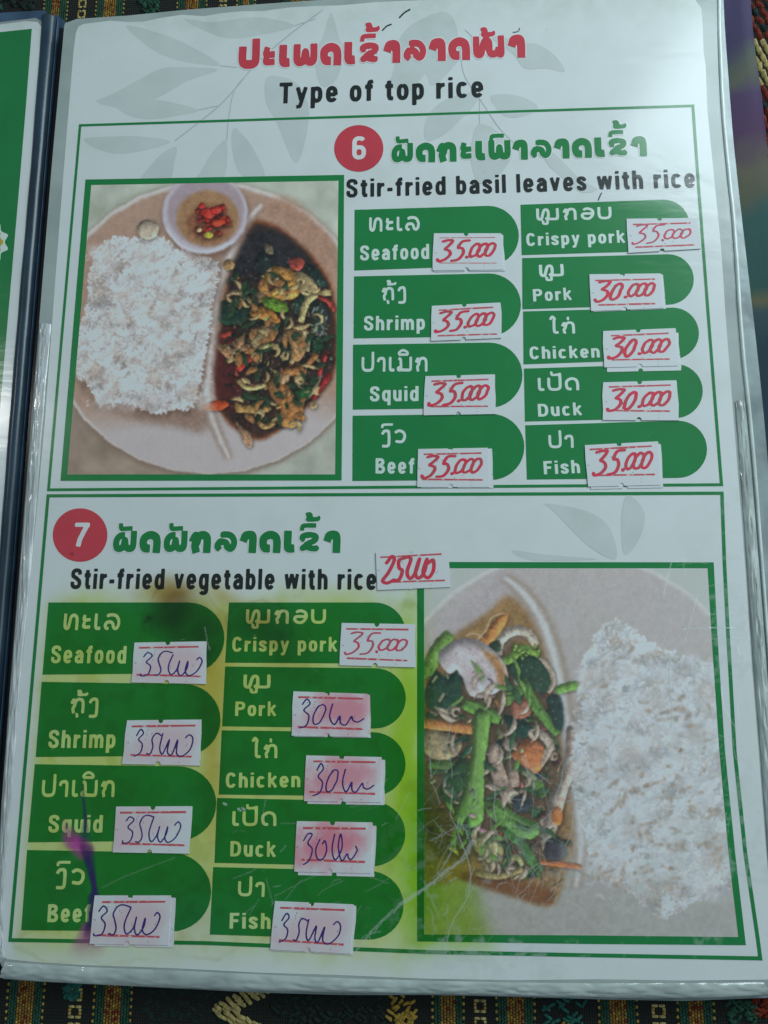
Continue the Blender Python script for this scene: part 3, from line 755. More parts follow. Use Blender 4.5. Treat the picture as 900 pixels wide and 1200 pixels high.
satin['label'] = 'purple and teal shot satin strip beside the right edge of the menu'; satin['category'] = 'cloth'

# ------------------------------------------------------------------ cover, spine, lower pages
NAVY = plain('navy_pvc', (.022, .045, .070), rough=.4, coat=.6, noise=.25, scale=60, bump=.12, coatr=.22)
NAVYFLAT = plain('blue_pvc_edge', (.055, .10, .17), rough=.45, coat=.4, noise=.3, scale=90, bump=.2)
EDGEBLACK = plain('black_seam', (.006, .008, .010), rough=.5, coat=.3)
MILKY = plain('milky_laminate', (.40, .45, .43), rough=.42, coat=.7, noise=.10, scale=70, bump=.22, coatr=.14)
MILKY2 = plain('grey_laminate_margin', (.34, .37, .36), rough=.42, coat=.6, noise=.12, scale=80, bump=.3, coatr=.16)
WELD = plain('pale_welded_seam', (.66, .72, .69), rough=.3, coat=.8, noise=.10, scale=120, bump=.2)
CLEARISH = plain('bluish_clear_plastic', (.30, .36, .36), rough=.3, coat=.8, noise=.22, scale=110, bump=.3, coatr=.16)

cover = thing('menu_cover', 'navy blue plastic menu cover whose rounded spine runs between the two pages', 'cover', (W(30, 500)[0], W(30, 500)[1], CLOTH_Z))
slab('cover_board', [W(*p, -4.8 * MM) for p in [(-260, 24), (0, 15), (53, 12), (57, 24), (61, 26), (65, 16), (76, 24), (78, 40), (400, 40), (800, 20), (820, 40), (870, 1130), (-10, 1130), (-300, 1120)]], CLOTH_Z + .2 * MM, -4.8 * MM, NAVYFLAT, cover)
sl = [(50, 24), (37, 200), (24, 350), (12, 500), (1, 650), (-11, 800), (-24, 950), (-38, 1125)]
sr = [(75, 24), (60, 200), (48, 350), (36, 500), (24, 650), (12, 800), (1, 950), (-11, 1125)]
def tube_between(name, Lp, Rp, z, h, mat, parent, seg_=10, wob=0.0):
    Lq = smooth_pts(Lp, False, 6); Rq = smooth_pts(Rp, False, 6); V = []; F = []
    for j in range(len(Lq)):
        a = np.array(W(*Lq[j], z)); b = np.array(W(*Rq[j], z))
        for i in range(seg_ + 1):
            t = i / seg_; p = a + (b - a) * (0.5 - 0.5 * math.cos(t * math.pi))
            V.append((p[0], p[1], z + math.sin(t * math.pi) * h * (1 + wob * math.sin(j * 1.7 + t * 4))))
    for j in range(len(Lq) - 1):
        for i in range(seg_):
            a = j * (seg_ + 1) + i; F.append((a, a + seg_ + 1, a + seg_ + 2, a + 1))
    return rawmesh(name, V, F, mat, parent, smooth=True)
mix = lambda A, B, t: [(a[0] * (1 - t) + b[0] * t, a[1] * (1 - t) + b[1] * t) for a, b in zip(A, B)]
tube_between('spine', sl, mix(sl, sr, .72), -4 * MM, 2.6 * MM, NAVY, cover, wob=.03)
tube_between('spine_seam', mix(sl, sr, .72), mix(sl, sr, .80), -4 * MM, 1.0 * MM, NAVYFLAT, cover, 6)
slab('spine_groove', [W(*p, -4 * MM) for p in [(69, 32)] + mix(sl, sr, .78)[1:]] + [W(*p, -4 * MM) for p in [(80, 34)] + mix(sl, sr, 1.25)[1:]][::-1], None, -4 * MM, EDGEBLACK, cover)

# facing page
fp = thing('facing_page', 'green printed laminated menu page left of the blue spine, cut by the photo edge', 'menu page', (W(-100, 500)[0], W(-100, 500)[1], -3.2 * MM))
sl2 = [(52, 24), (47, 60)] + [(p[0] + 1.5, p[1]) for p in sl[1:]]
zf = -2.2 * MM
slab('laminate_sheet', [W(*p, zf) for p in [(-250, 32), (0, 26), (42, 21), (49, 25)] + [(p[0] + .8, p[1]) for p in sl[1:]] + [(-300, 1120)]], zf - .9 * MM, zf, MILKY2, fp)
slab('paper_sheet', [W(*p, zf) for p in [(-250, 38), (0, 29), (30, 25), (44, 26), (49, 32), (49.5, 42)] + [(p[0], p[1]) for p in sl[1:]] + [(-290, 1110)]], zf + .03 * MM, zf + .08 * MM, PAPER, fp)
slab('green_panel', [W(*p, zf) for p in [(-240, 50), (0, 38), (37.5, 34), (31, 120), (24, 205), (8.5, 385), (-7, 560), (-30, 800), (-60, 1090), (-290, 1090)]], None, zf + .12 * MM, GREEN2, fp)
YELLOW = print_mat('yellow_ink', (.60, .44, .04))
star = []; 
for i in range(20):
    a = i / 20 * 2 * math.pi; r = 27 if i % 2 else 22
    star.append((-16 + r * math.cos(a), 284 + r * 1.0 * math.sin(a)))
slab('starburst', [W(*p, zf) for p in smooth_pts(star, True, 4)], None, zf + .16 * MM, WHITEINK, fp)
slab('starburst_centre', [W(-16 + (19 + 1.5 * math.cos(a * 10)) * math.cos(a), 284 + (18 + 1.5 * math.cos(a * 10)) * math.sin(a), zf) for a in np.linspace(0, 6.28, 60)[:-1]], None, zf + .2 * MM, YELLOW, fp)

# page underneath
zu = -1.6 * MM
up = thing('menu_page', 'clear plastic edged menu page lying under the rice page, its rim showing at right', 'menu page', (*W(500, 600), zu), group='laminated pages of the menu')
ue = [(847, -40), (848, 0), (850, 40), (856.5, 128), (861, 180), (871, 270), (886, 400), (898, 520), (912, 700), (928, 900), (940, 1150)]
ub = [(905, 1169), (800, 1173), (700, 1171), (600, 1168), (500, 1166), (400, 1166), (300, 1163), (200, 1158), (100, 1153), (40, 1150), (3, 1147)]
def shift(P, dx, dy): return [(p[0] + dx, p[1] + dy) for p in P]
slab('laminate_sheet', [W(*p, zu) for p in [(84, 32), (300, 14), (440, 4), (600, -2), (840, -12)] + smooth_pts(ue, False, 4) + ub], zu - 1.4 * MM, zu, CLEARISH, up)
ui = smooth_pts([(840, -30), (840, 0), (840.5, 40), (844.5, 128), (850, 190), (858, 270), (867, 400), (879, 520), (893, 700), (908, 900), (922, 1150)], False, 5)
tube_between('welded_seam', [tuple(p) for p in ui[::5]], [(p[0] + 5.0, p[1]) for p in ui[::5]], zu + .02 * MM, .5 * MM, WELD, up, 6, .1)

# ------------------------------------------------------------------ the rice page
page = thing('menu_page', 'laminated white and green menu page listing rice dishes 6 and 7 under red Lao heading', 'menu page', (0, 0, 0), group='laminated pages of the menu')
lam = [(76, 27), (90, 22), (150, 18), (220, 11), (300, 5), (370, 0), (440, -5), (840, -14)] + \
      [(840, 0), (841, 60), (843, 128), (849, 190), (856, 270), (865, 400), (876, 520), (888, 700), (900, 860), (912, 1000), (918, 1120), (905, 1158)] + \
      [(800, 1162), (650, 1160), (500, 1156), (380, 1152), (240, 1146), (120, 1140), (40, 1137), (2, 1133), (-6, 1110), (1, 950), (12, 800), (24, 650), (36, 500), (48, 350), (60, 200), (75, 32)]
slab('laminate_sheet', [W(*p) for p in lam], -1.5 * MM, -.06 * MM, MILKY, page)
jit = lambda P, s: [(p[0] + random.gauss(0, s), p[1] + random.gauss(0, s)) for p in P]
pap = [(92, 31), (98, 28)] + jit([(130, 25), (150, 26), (168, 25), (190, 21), (213, 18), (240, 18), (260, 16), (285, 13), (310, 14), (340, 9), (370, 7.5), (400, 6), (440, 2.5), (480, 1), (540, -1), (600, -3), (700, -5), (800, -5)], .5) + \
      [(815, 0), (822, 10), (823.5, 30), (824.5, 60), (827, 78), (829, 130), (836, 200), (845, 290), (851, 380), (858, 470), (866, 570), (873, 660), (881, 780), (889, 880), (898, 1000), (906, 1090), (908, 1135), (904, 1148)] + \
      jit([(800, 1149), (700, 1149), (600, 1149), (500, 1147), (400, 1143), (300, 1139), (200, 1134), (100, 1131), (40, 1127)], .7) + \
      [(8, 1124), (2, 1118), (1, 1100), (4, 1040), (13, 940), (24, 800), (38, 650), (52, 500), (66, 310), (74.5, 200), (86, 60), (89, 38)]
slab('paper_sheet', [W(*p) for p in pap], -.06 * MM, 0, PAPER, page)
# crinkled clear margin lying along the spine, with real folds
def crinkle(name, Lp, Rp, z, nx, ny, amp, mat, parent):
    Lq = smooth_pts(Lp, False, ny); Rq = smooth_pts(Rp, False, ny); V = []; F = []
    H = vnoise(len(Lq) + 2, (nx + 1) * 3 + 2, 3.0)
    for j in range(len(Lq)):
        a = np.array(W(*Lq[j], z)); b = np.array(W(*Rq[j], z))
        for i in range(nx + 1):
            t = i / nx; p = a + (b - a) * t
            e = math.sin(t * math.pi) ** .5
            V.append((p[0], p[1], z + amp * e * (H[j, i * 3]) + .1 * MM * e))
    for j in range(len(Lq) - 1):
        for i in range(nx):
            a = j * (nx + 1) + i; F.append((a, a + nx + 1, a + nx + 2, a + 1))
    return rawmesh(name, V, F, mat, parent, smooth=True)
FOLD = plain('crinkled_clear_margin', (.56, .58, .58), rough=.22, coat=1, noise=.12, scale=130, bump=.35, coatr=.06)
crinkle('crinkled_margin', [(46, 380), (36.5, 500), (24.5, 650), (12.5, 800), (1.5, 950), (-5, 1100), (-3, 1132)],
        [(60, 380), (50, 500), (38, 650), (24, 800), (13, 950), (4, 1060), (6, 1122)], (.03) * MM, 14, 26, .9 * MM, FOLD, page)

RIM = plain('ruffled_clear_rim', (.44, .49, .47), rough=.3, coat=1, noise=.16, scale=110, bump=.35, coatr=.09)
crinkle('crinkled_margin', [(861, 470), (868, 560), (875, 660), (883, 780), (891, 880), (899, 990), (906, 1090), (907, 1150)],
        [(873, 470), (881, 560), (891, 680), (900, 800), (909, 900), (918, 1000), (926, 1090), (930, 1158)], .03 * MM, 12, 20, .7 * MM, RIM, page)
crinkle('crinkled_margin', [(6, 1127), (100, 1133), (200, 1137), (300, 1141.5), (400, 1146), (500, 1149), (600, 1151), (700, 1152), (800, 1152), (895, 1151)],
        [(0, 1146), (100, 1153), (200, 1157), (300, 1161), (400, 1163), (500, 1165), (600, 1167), (700, 1169), (800, 1170), (905, 1167)], .03 * MM, 8, 26, .8 * MM, RIM, page)
# pale leaf pattern printed behind everything
def leaf(pts, z=.02 * MM):
    q = smooth_pts(pts, True, 6); return [W(*p) for p in q], z
LV, LF = [], []
def add_poly(pts, z):
    b = len(LV)
    for p in pts: LV.append((p[0], p[1], z))
    LF.append(list(range(b, b + len(pts))))
leaves = [
 [(148, 30), (190, 40), (225, 55), (258, 76), (225, 74), (195, 66), (170, 52)],
 [(215, 22), (250, 26), (300, 20), (345, 30), (310, 40), (270, 45), (240, 36)],
 [(112, 119), (132, 110), (160, 95), (190, 80), (225, 79), (255, 82), (220, 95), (190, 112), (165, 122), (140, 122)],
 [(116, 121), (150, 118), (185, 117), (232, 129), (205, 136), (175, 140), (150, 135), (135, 126)],
 [(98, 163), (130, 160), (165, 160), (200, 166), (170, 176), (140, 180), (115, 175)],
 [(207, 172), (190, 180), (176, 195), (166, 210), (198, 210), (204, 192)],
 [(265, 165), (248, 180), (236, 200), (232, 210), (262, 209)],
 [(274, 150), (272, 175), (283, 205), (310, 207), (300, 180), (288, 162)],
 [(388, 15), (378, 45), (368, 62), (376, 100), (395, 92), (402, 60), (396, 40)],
 [(312, 92), (312, 120), (325, 145), (345, 190), (356, 172), (362, 130), (350, 100), (330, 90)],
 [(522, 14), (495, 22), (470, 42), (462, 80), (458, 100), (480, 108), (500, 85), (525, 78), (536, 50), (534, 28)],
 [(530, 80), (505, 100), (500, 60), (530, 45), (540, 60)],
 [(612, 50), (570, 40), (600, 62), (615, 80), (640, 80), (662, 84), (650, 65), (630, 52)],
 [(575, 113), (600, 111), (622, 118), (630, 128), (610, 137), (590, 135)],
 [(562, 108), (535, 112), (510, 125), (498, 145), (500, 165), (520, 158), (540, 140), (555, 125)],
 [(562, 145), (553, 165), (552, 190), (562, 215), (585, 205), (600, 180), (588, 158)],
 [(635, 170), (655, 185), (680, 210), (700, 222), (680, 225), (655, 205), (640, 190)],
 [(640, 590), (650, 600), (690, 640), (722, 655), (715, 620), (690, 600)],
 [(735, 580), (728, 610), (732, 650), (750, 630), (755, 600)],
 [(600, 645), (640, 650), (700, 655), (660, 657), (620, 656)],
]
z_ = .014 * MM
for i, l in enumerate(leaves): add_poly([W(*p) for p in smooth_pts(l, True, 5)], (.010 + .0015 * i) * MM)
o = rawmesh('leaf_pattern', LV, LF, LEAFINK, page, label='pale grey printed leaves', kind='stuff')
VV, VF = [], []
stems = [[(378, 12), (340, 40), (300, 75), (275, 105), (250, 130), (205, 165)], [(258, 77), (278, 79)], [(232, 129), (255, 124)], [(292, 85), (275, 105), (268, 140), (266, 165)],
         [(345, 30), (370, 22)], [(540, 65), (545, 90), (565, 120), (585, 150), (605, 170)], [(562, 108), (562, 145)], [(545, 35), (555, 45), (560, 55)]]
for i, s_ in enumerate(stems):
    Lq, Rq, f = ribbon([W(*p) for p in smooth_pts(s_, False, 5)], .42 * MM if i == 0 else .22 * MM); b = len(VV)
    VV += [(p[0], p[1], (.046 + .002 * i) * MM) for p in Lq + Rq]; VF += [[b + k for k in q] for q in f]
rawmesh('leaf_stems', VV, VF, VEININK, page, label='thin grey printed twigs', kind='stuff')

# frames
def frame(name, pxpts, w, z, mat, label=None):
    Lq, Rq, f = ribbon([W(*p) for p in pxpts], w, True)
    return rawmesh(name, [(p[0], p[1], z) for p in Lq + Rq], f, mat, page, label)
frame('border_line', [(94, 147), (812, 124), (818, 210), (830, 370), (845.5, 568), (57, 574)], .78 * MM, .062 * MM, GREEN, 'thin green border round dish 6')
frame('border_line', [(56.5, 581), (846, 578), (849, 660), (853, 740), (861, 880), (873.5, 1000), (888, 1100), (891, 1123), (700, 1119.5), (500, 1115.5), (240, 1105), (12, 1101.5)], .86 * MM, .062 * MM, GREEN, 'thin green border round dish 7')
def band(outer, inner, z, label):
    n = len(outer); v = [(*W(*p), z) for p in outer + inner]
    return rawmesh('photo_frame', v, [(i, (i + 1) % n, n + (i + 1) % n, n + i) for i in range(n)], GREEN, page, label)
in1 = [(107, 217), (396.7, 212), (394.5, 400), (392.7, 556), (79, 556)]
band([(100.3, 210.5), (403.3, 205), (402, 400), (400.3, 563), (71, 563.5)], in1, .06 * MM, 'green frame round the basil dish picture')
in2 = [(497, 666), (829, 666), (834, 750), (842.8, 880), (853.5, 1000), (865, 1098), (680, 1096), (497, 1095)]
band([(489, 658.5), (836.3, 659), (841, 750), (849.5, 880), (861.5, 1000), (874, 1107.5), (680, 1106), (489, 1103)], in2, .064 * MM, 'green frame round the vegetable dish picture')

# ------------------------------------------------------------------ printed picture of dish 6
def frags(cv, region, n, cols, rng, lo=4, hi=11):
    P = np.array(region); x0, y0 = P.min(0); x1, y1 = P.max(0); t = 0
    def ins(x, y):
        c = False; m = len(P)
        for i in range(m):
            a, b = P[i], P[(i + 1) % m]
            if (a[1] > y) != (b[1] > y) and x < (b[0] - a[0]) * (y - a[1]) / (b[1] - a[1]) + a[0]: c = not c
        return c
    while t < n:
        x = rng.uniform(x0, x1); y = rng.uniform(y0, y1)
        if not ins(x, y): continue
        t += 1; a = rng.uniform(0, math.pi); L_ = rng.uniform(lo, hi); bend = rng.normal(0, .6)
        col = cols[rng.integers(len(cols))]
        q = [(x, y)]
        for _ in range(2):
            x += math.cos(a) * L_ / 2; y += math.sin(a) * L_ / 2; a += bend; q.append((x, y))
        cv.stroke(q, rng.uniform(1.6, L_ * .55), [v * rng.uniform(.7, 1.2) for v in col], bulge=.5, shadow=.5, feather=.4, tex=.5, taper=.6)
def paint1():
    rng = np.random.default_rng(5)
    c = Canvas(66, 196, 412, 572, 2.2, (178, 186, 172)); k = c.k
    yy, xx = np.mgrid[0:c.h, 0:c.w]; X = xx / k + c.x0; Y = yy / k + c.y0
    t = np.clip((Y - 430) / 60, 0, 1)[..., None]; s = np.clip((X - 200) / 120, 0, 1)[..., None]
    c.a = c.a * (1 - t) + (np.array([150, 132, 116]) * (1 - s) + np.array([172, 176, 164]) * s) * t
    weave = (np.sin(Y * 2.1) * .5 + np.sin(X * 2.3) * .4) * 5 * np.clip((Y - 430) / 40, 0, 1)
    c.a += weave[..., None] + (c.n3[..., None] - .5) * 50
    c.fill([(70, 225), (120, 240), (170, 222), (200, 225), (150, 245), (80, 262)], (150, 158, 135), feather=4, alpha=.5, tex=.1)
    c.ell(245, 386, 189, 173, (120, 100, 86), feather=3, tex=.05)
    c.ell(245, 384, 188, 172, (205, 200, 196), feather=.8, tex=.05)
    c.ell(245, 385, 184, 168, (170, 140, 122), feather=1.2, tex=.08)
    m = np.clip((Y - 455 - 18 * np.sin(X / 60)) / 42, 0, 1)[..., None]
    ins = ((((X - 245) / 184) ** 2 + ((Y - 385) / 168) ** 2) < 1)[..., None]
    sp = (c.n2[..., None] - .5) * 12
    c.a = np.where(ins, c.a * (1 - m) + (np.array([188, 180, 180]) + sp) * m, c.a)
    c.fill([(85, 440), (110, 470), (150, 490), (205, 500), (240, 505), (245, 470), (235, 440), (150, 460)], (140, 112, 96), feather=5, tex=.2, alpha=.9)
    c.fill([(335, 230), (365, 255), (390, 290), (394, 400), (360, 300), (330, 262), (300, 248)], (166, 128, 106), feather=5, tex=.15, alpha=.8)
    # dark sauce compartment
    sauce = [(292, 262), (305, 258), (330, 268), (358, 292), (380, 318), (391, 350), (395, 420), (378, 458), (350, 486), (322, 508), (302, 516), (280, 506), (262, 490), (252, 462), (250, 420), (257, 380), (262, 345), (272, 300)]
    c.fill(sauce, (118, 62, 34), feather=2.2, tex=.2)
    c.fill([(p[0] * .965 + 322 * .035, p[1] * .965 + 385 * .035) for p in sauce], (54, 38, 33), feather=2, tex=.35)
    c.fill([(252, 400), (275, 395), (285, 440), (275, 480), (262, 480), (252, 455)], (78, 30, 30), feather=3, tex=.3)
    c.fill([(272, 300), (296, 270), (330, 275), (362, 302), (350, 320), (300, 330), (275, 330)], (34, 32, 36), feather=4, tex=.5)
    cols = [(92, 66, 40), (26, 42, 30), (120, 92, 58), (70, 30, 24), (28, 34, 30), (60, 42, 30), (150, 128, 92), (34, 52, 36)]
    fr = [(275, 315), (340, 315), (382, 345), (388, 420), (368, 455), (340, 480), (305, 500), (278, 490), (268, 460), (262, 400), (265, 350)]
    frags(c, fr, 170, cols, rng, 5, 14)
    frags(c, fr, 70, [(22, 30, 26), (30, 22, 20), (40, 26, 20)], rng, 6, 13)
    B = dict(bulge=.6, shadow=.6, feather=.5, tex=.55)
    D = c.fill; E = c.ell; T = c.stroke
    D([(247, 362), (262, 352), (285, 354), (292, 366), (285, 378), (262, 380)], (24, 44, 34), **B)
    D([(300, 300), (312, 296), (318, 318), (304, 325)], (26, 34, 34), **B)
    D([(310, 286), (318, 288), (320, 298), (311, 296)], (96, 88, 68), **B)
    D([(338, 304), (350, 301), (357, 308), (350, 317), (340, 314)], (142, 58, 48), **B)
    D([(357, 308), (372, 316), (384, 336), (372, 334), (360, 322)], (28, 44, 40), **B)
    D([(302, 338), (312, 318), (322, 312), (340, 316), (352, 326), (350, 346), (335, 352), (318, 350)], (168, 118, 58), **B)
    D([(313, 332), (322, 324), (332, 326), (326, 340), (316, 342)], (92, 52, 30), feather=1, tex=.2)
    T([(318, 345), (330, 335), (346, 330)], 7, (192, 142, 66), **B)
    D([(346, 320), (360, 322), (372, 338), (362, 348), (350, 340)], (168, 146, 104), **B)
    T([(265, 347), (276, 342), (290, 350), (294, 356)], 5, (150, 128, 92), **B)
    T([(282, 338), (290, 344)], 7, (132, 44, 38), **B)
    E(302, 348, 8, 7, (138, 104, 76), **B)
    E(322, 357, 17, 7.5, (92, 132, 38), rot=.38, **B)
    D([(292, 366), (300, 359), (315, 362), (325, 370), (328, 380), (315, 376), (298, 372)], (186, 122, 52), **B)
    D([(343, 352), (358, 346), (364, 358), (356, 372), (344, 366)], (34, 54, 42), **B)
    T([(352, 378), (356, 362), (362, 350), (374, 344), (388, 343)], 8.5, (180, 160, 108), **B)
    T([(372, 347), (384, 353), (392, 364)], 6, (140, 48, 40), **B)
    D([(366, 356), (378, 356), (384, 372), (374, 392), (364, 380)], (40, 50, 44), **B)
    for _ in range(16): T([(x := rng.uniform(366, 382), y := rng.uniform(356, 395)), (x + rng.normal(0, 3), y + 5)], 1.6, (150, 168, 160), tex=.1, feather=.4)
    D([(292, 396), (303, 384), (320, 378), (326, 390), (312, 400), (300, 410)], (156, 132, 92), **B)
    T([(299, 398), (318, 386)], 1.2, (190, 168, 126), tex=.1)
    D([(252, 404), (270, 402), (286, 392), (284, 408), (272, 424)], (150, 112, 78), **B)
    T([(256, 392), (266, 392), (272, 386)], 6, (140, 46, 36), **B)
    D([(331, 392), (348, 380), (360, 384), (358, 410), (348, 424), (338, 418)], (158, 118, 74), **B)
    T([(352, 382), (360, 396), (360, 412)], 5, (180, 164, 124), **B)
    D([(326, 404), (338, 400), (340, 420), (330, 424)], (22, 36, 28), **B)
    D([(364, 396), (374, 394), (378, 408), (368, 414)], (28, 62, 40), **B)
    T([(303, 424), (304, 410), (312, 405), (326, 407)], 8, (196, 176, 112), **B)
    T([(278, 434), (286, 422), (300, 418)], 10, (176, 50, 40), **B)
    T([(282, 408), (294, 406)], 8, (150, 112, 80), **B)
    T([(358, 430), (366, 420), (372, 414)], 7, (150, 98, 54), **B)
    T([(384, 412), (376, 428), (374, 440)], 6, (156, 44, 38), **B)
    T([(386, 438), (376, 452), (364, 468)], 8, (140, 32, 34), **B)
    T([(374, 442), (368, 456), (358, 468)], 5, (150, 138, 108), **B)
    D([(345, 456), (362, 452), (362, 466), (350, 472)], (34, 76, 38), **B)
    T([(278, 446), (292, 455), (312, 450)], 6, (172, 150, 96), **B)
    D([(276, 470), (284, 474), (314, 474), (314, 483), (284, 484), (275, 482)], (150, 116, 66), **B)
    T([(302, 494), (310, 500), (322, 494)], 6, (150, 116, 68), **B)
    D([(316, 462), (314, 442), (321, 432), (338, 427), (354, 428), (356, 440), (350, 453), (346, 444), (340, 440), (334, 444), (340, 456), (346, 468), (352, 484), (347, 499), (332, 500), (322, 492), (324, 474)], (158, 104, 56), bulge=1.0, shadow=.8, feather=.5, tex=.5)
    D([(328, 442), (338, 437), (338, 446), (330, 450)], (172, 138, 100), **B)
    D([(342, 440), (350, 442), (348, 454), (342, 450)], (60, 34, 22), feather=1)
    D([(275, 492), (284, 500), (294, 510), (294, 524), (286, 520), (280, 506)], (152, 118, 88), **B)
    frags(c, fr, 90, [(150, 118, 74), (40, 30, 24), (26, 44, 30), (110, 78, 46), (172, 150, 106), (22, 24, 22)], rng, 3, 8)
    for _ in range(95):
        x, y = rng.uniform(266, 388), rng.uniform(318, 500)
        if (x - 325) ** 2 / 66 ** 2 + (y - 405) ** 2 / 98 ** 2 > 1: continue
        kd = rng.random()
        if kd < .42: c.blade(x, y, rng.uniform(0, 3.14), rng.uniform(14, 28), rng.uniform(5, 9), (30, 50, 32), (74, 96, 60), rng.normal(0, .9))
        elif kd < .8: c.blade(x, y, rng.uniform(0, 3.14), rng.uniform(12, 26), rng.uniform(3.5, 6.5), (160, 136, 90), (200, 182, 136), rng.normal(0, 1.6))
        else: c.blade(x, y, rng.uniform(0, 3.14), rng.uniform(12, 22), rng.uniform(6, 10), (134, 90, 50), (178, 134, 84), rng.normal(0, .8))
    for _ in range(260): E(rng.uniform(265, 390), (y := rng.uniform(300, 505)), rng.uniform(.5, 1.6), .6, (196, 186, 160), rot=rng.uniform(0, 3), feather=.3, tex=.1, alpha=.55) if True else 0
    # ridge
    for w, col, f in ((15, (150, 126, 112), 2.5), (9, (186, 174, 168), 1.2), (4, (208, 200, 198), 1.0)):
        T([(306, 240), (290, 258), (278, 280), (264, 312), (252, 350), (247, 400), (243, 440), (243, 468), (252, 500), (268, 537)], w, col, feather=f, tex=.08, taper=.4)
    E(253, 475, 15, 6, (206, 72, 34), rot=-.12, **B)
    E(268, 310, 7, 6, (140, 110, 70), **B)
    # rice
    ri = [(118, 288), (140, 276), (155, 284), (190, 282), (206, 290), (222, 298), (246, 302), (256, 312), (253, 335), (247, 360), (246, 382), (241, 405), (237, 430), (233, 452), (222, 480), (205, 478), (180, 484), (155, 474), (135, 470), (116, 474), (104, 450), (90, 440), (88, 405), (98, 372), (104, 345), (106, 315)]
    c.fill([(p[0] + 3, p[1] + 5) for p in ri], (110, 82, 68), feather=4, tex=.3, alpha=.8)
    c.rice(ri, 4200, 8, 2.6, (188, 176, 168), (222, 222, 224), 3, 12, 24)
    for (x, y, r, b) in ((172, 340, 40, 400), (150, 405, 45, 500), (205, 375, 34, 320), (170, 300, 30, 240), (215, 440, 20, 120), (228, 330, 18, 120)):
        pts = [(x + r * math.cos(a) * rng.uniform(.8, 1.1), y + r * .8 * math.sin(a) * rng.uniform(.8, 1.1)) for a in np.linspace(0, 6.28, 12)[:-1]]
        c.rice(pts, b, 8.5, 2.7, (198, 192, 188), (228, 229, 231), int(x), 14, 14)
    for _ in range(70):
        x, y = rng.uniform(105, 248), rng.uniform(290, 478); r = rng.uniform(5, 13)
        pts = [(x + r * math.cos(a) * rng.uniform(.5, 1.3), y + r * math.sin(a) * rng.uniform(.5, 1.2)) for a in np.linspace(0, 6.28, 9)[:-1]]
        D(pts, (220, 220, 222) if rng.random() < .66 else (184, 168, 158), feather=2.4, tex=.15, alpha=.35)
    for _ in range(26):
        x, y = rng.uniform(100, 245), rng.uniform(300, 480); T([(x, y), (x + rng.normal(0, 4), y + rng.normal(0, 3))], rng.uniform(1.5, 3), (150, 126, 108), feather=.9, alpha=.55, tex=.3)
    for _ in range(420):
        x, y = rng.uniform(102, 248), rng.uniform(288, 478); a = rng.uniform(0, 3.14); T([(x, y), (x + 5 * math.cos(a), y + 5 * math.sin(a))], 2.2, (218, 220, 223), feather=.5, alpha=.5, tex=.1)
    E(173, 269, 13, 12, (172, 158, 138), bulge=.6, shadow=.5, tex=.3)
    # sauce bowl
    E(241, 254, 52, 48, (90, 62, 50), feather=3, tex=.1, alpha=.6)
    E(240, 250, 50.5, 47, (188, 182, 192), feather=.7, tex=.05)
    E(241, 248, 45, 41.5, (164, 148, 156), feather=1.5, tex=.06)
    E(243, 256, 37, 33, (158, 120, 84), feather=2, tex=.15)
    T([(195, 268), (215, 290), (245, 295), (275, 282)], 3.5, (206, 206, 216), tex=.03, feather=1)
    E(245, 262, 26, 21, (118, 66, 46), feather=4, tex=.4, alpha=.8)
    for _ in range(46):
        a = rng.uniform(0, 6.28); r = rng.uniform(0, 1) ** .6
        x, y = 247 + 21 * r * math.cos(a), 256 + 20 * r * math.sin(a)
        E(x, y, rng.uniform(2, 5), rng.uniform(1.6, 4), [v * rng.uniform(.7, 1.15) for v in (168, 44, 34)], rot=rng.uniform(0, 3), bulge=.7, shadow=.5, feather=.5, tex=.4)
    E(244, 250, 8, 6, (206, 52, 40), rot=.3, **B); E(253, 246, 6, 5, (190, 46, 40), **B); E(256, 260, 7, 5, (200, 60, 38), **B)
    E(244, 275, 6, 4, (170, 160, 60), **B); E(233, 269, 3, 3, (206, 180, 130), **B)
    return finish(c, 1.0, .07, (130, 132, 130), 31)
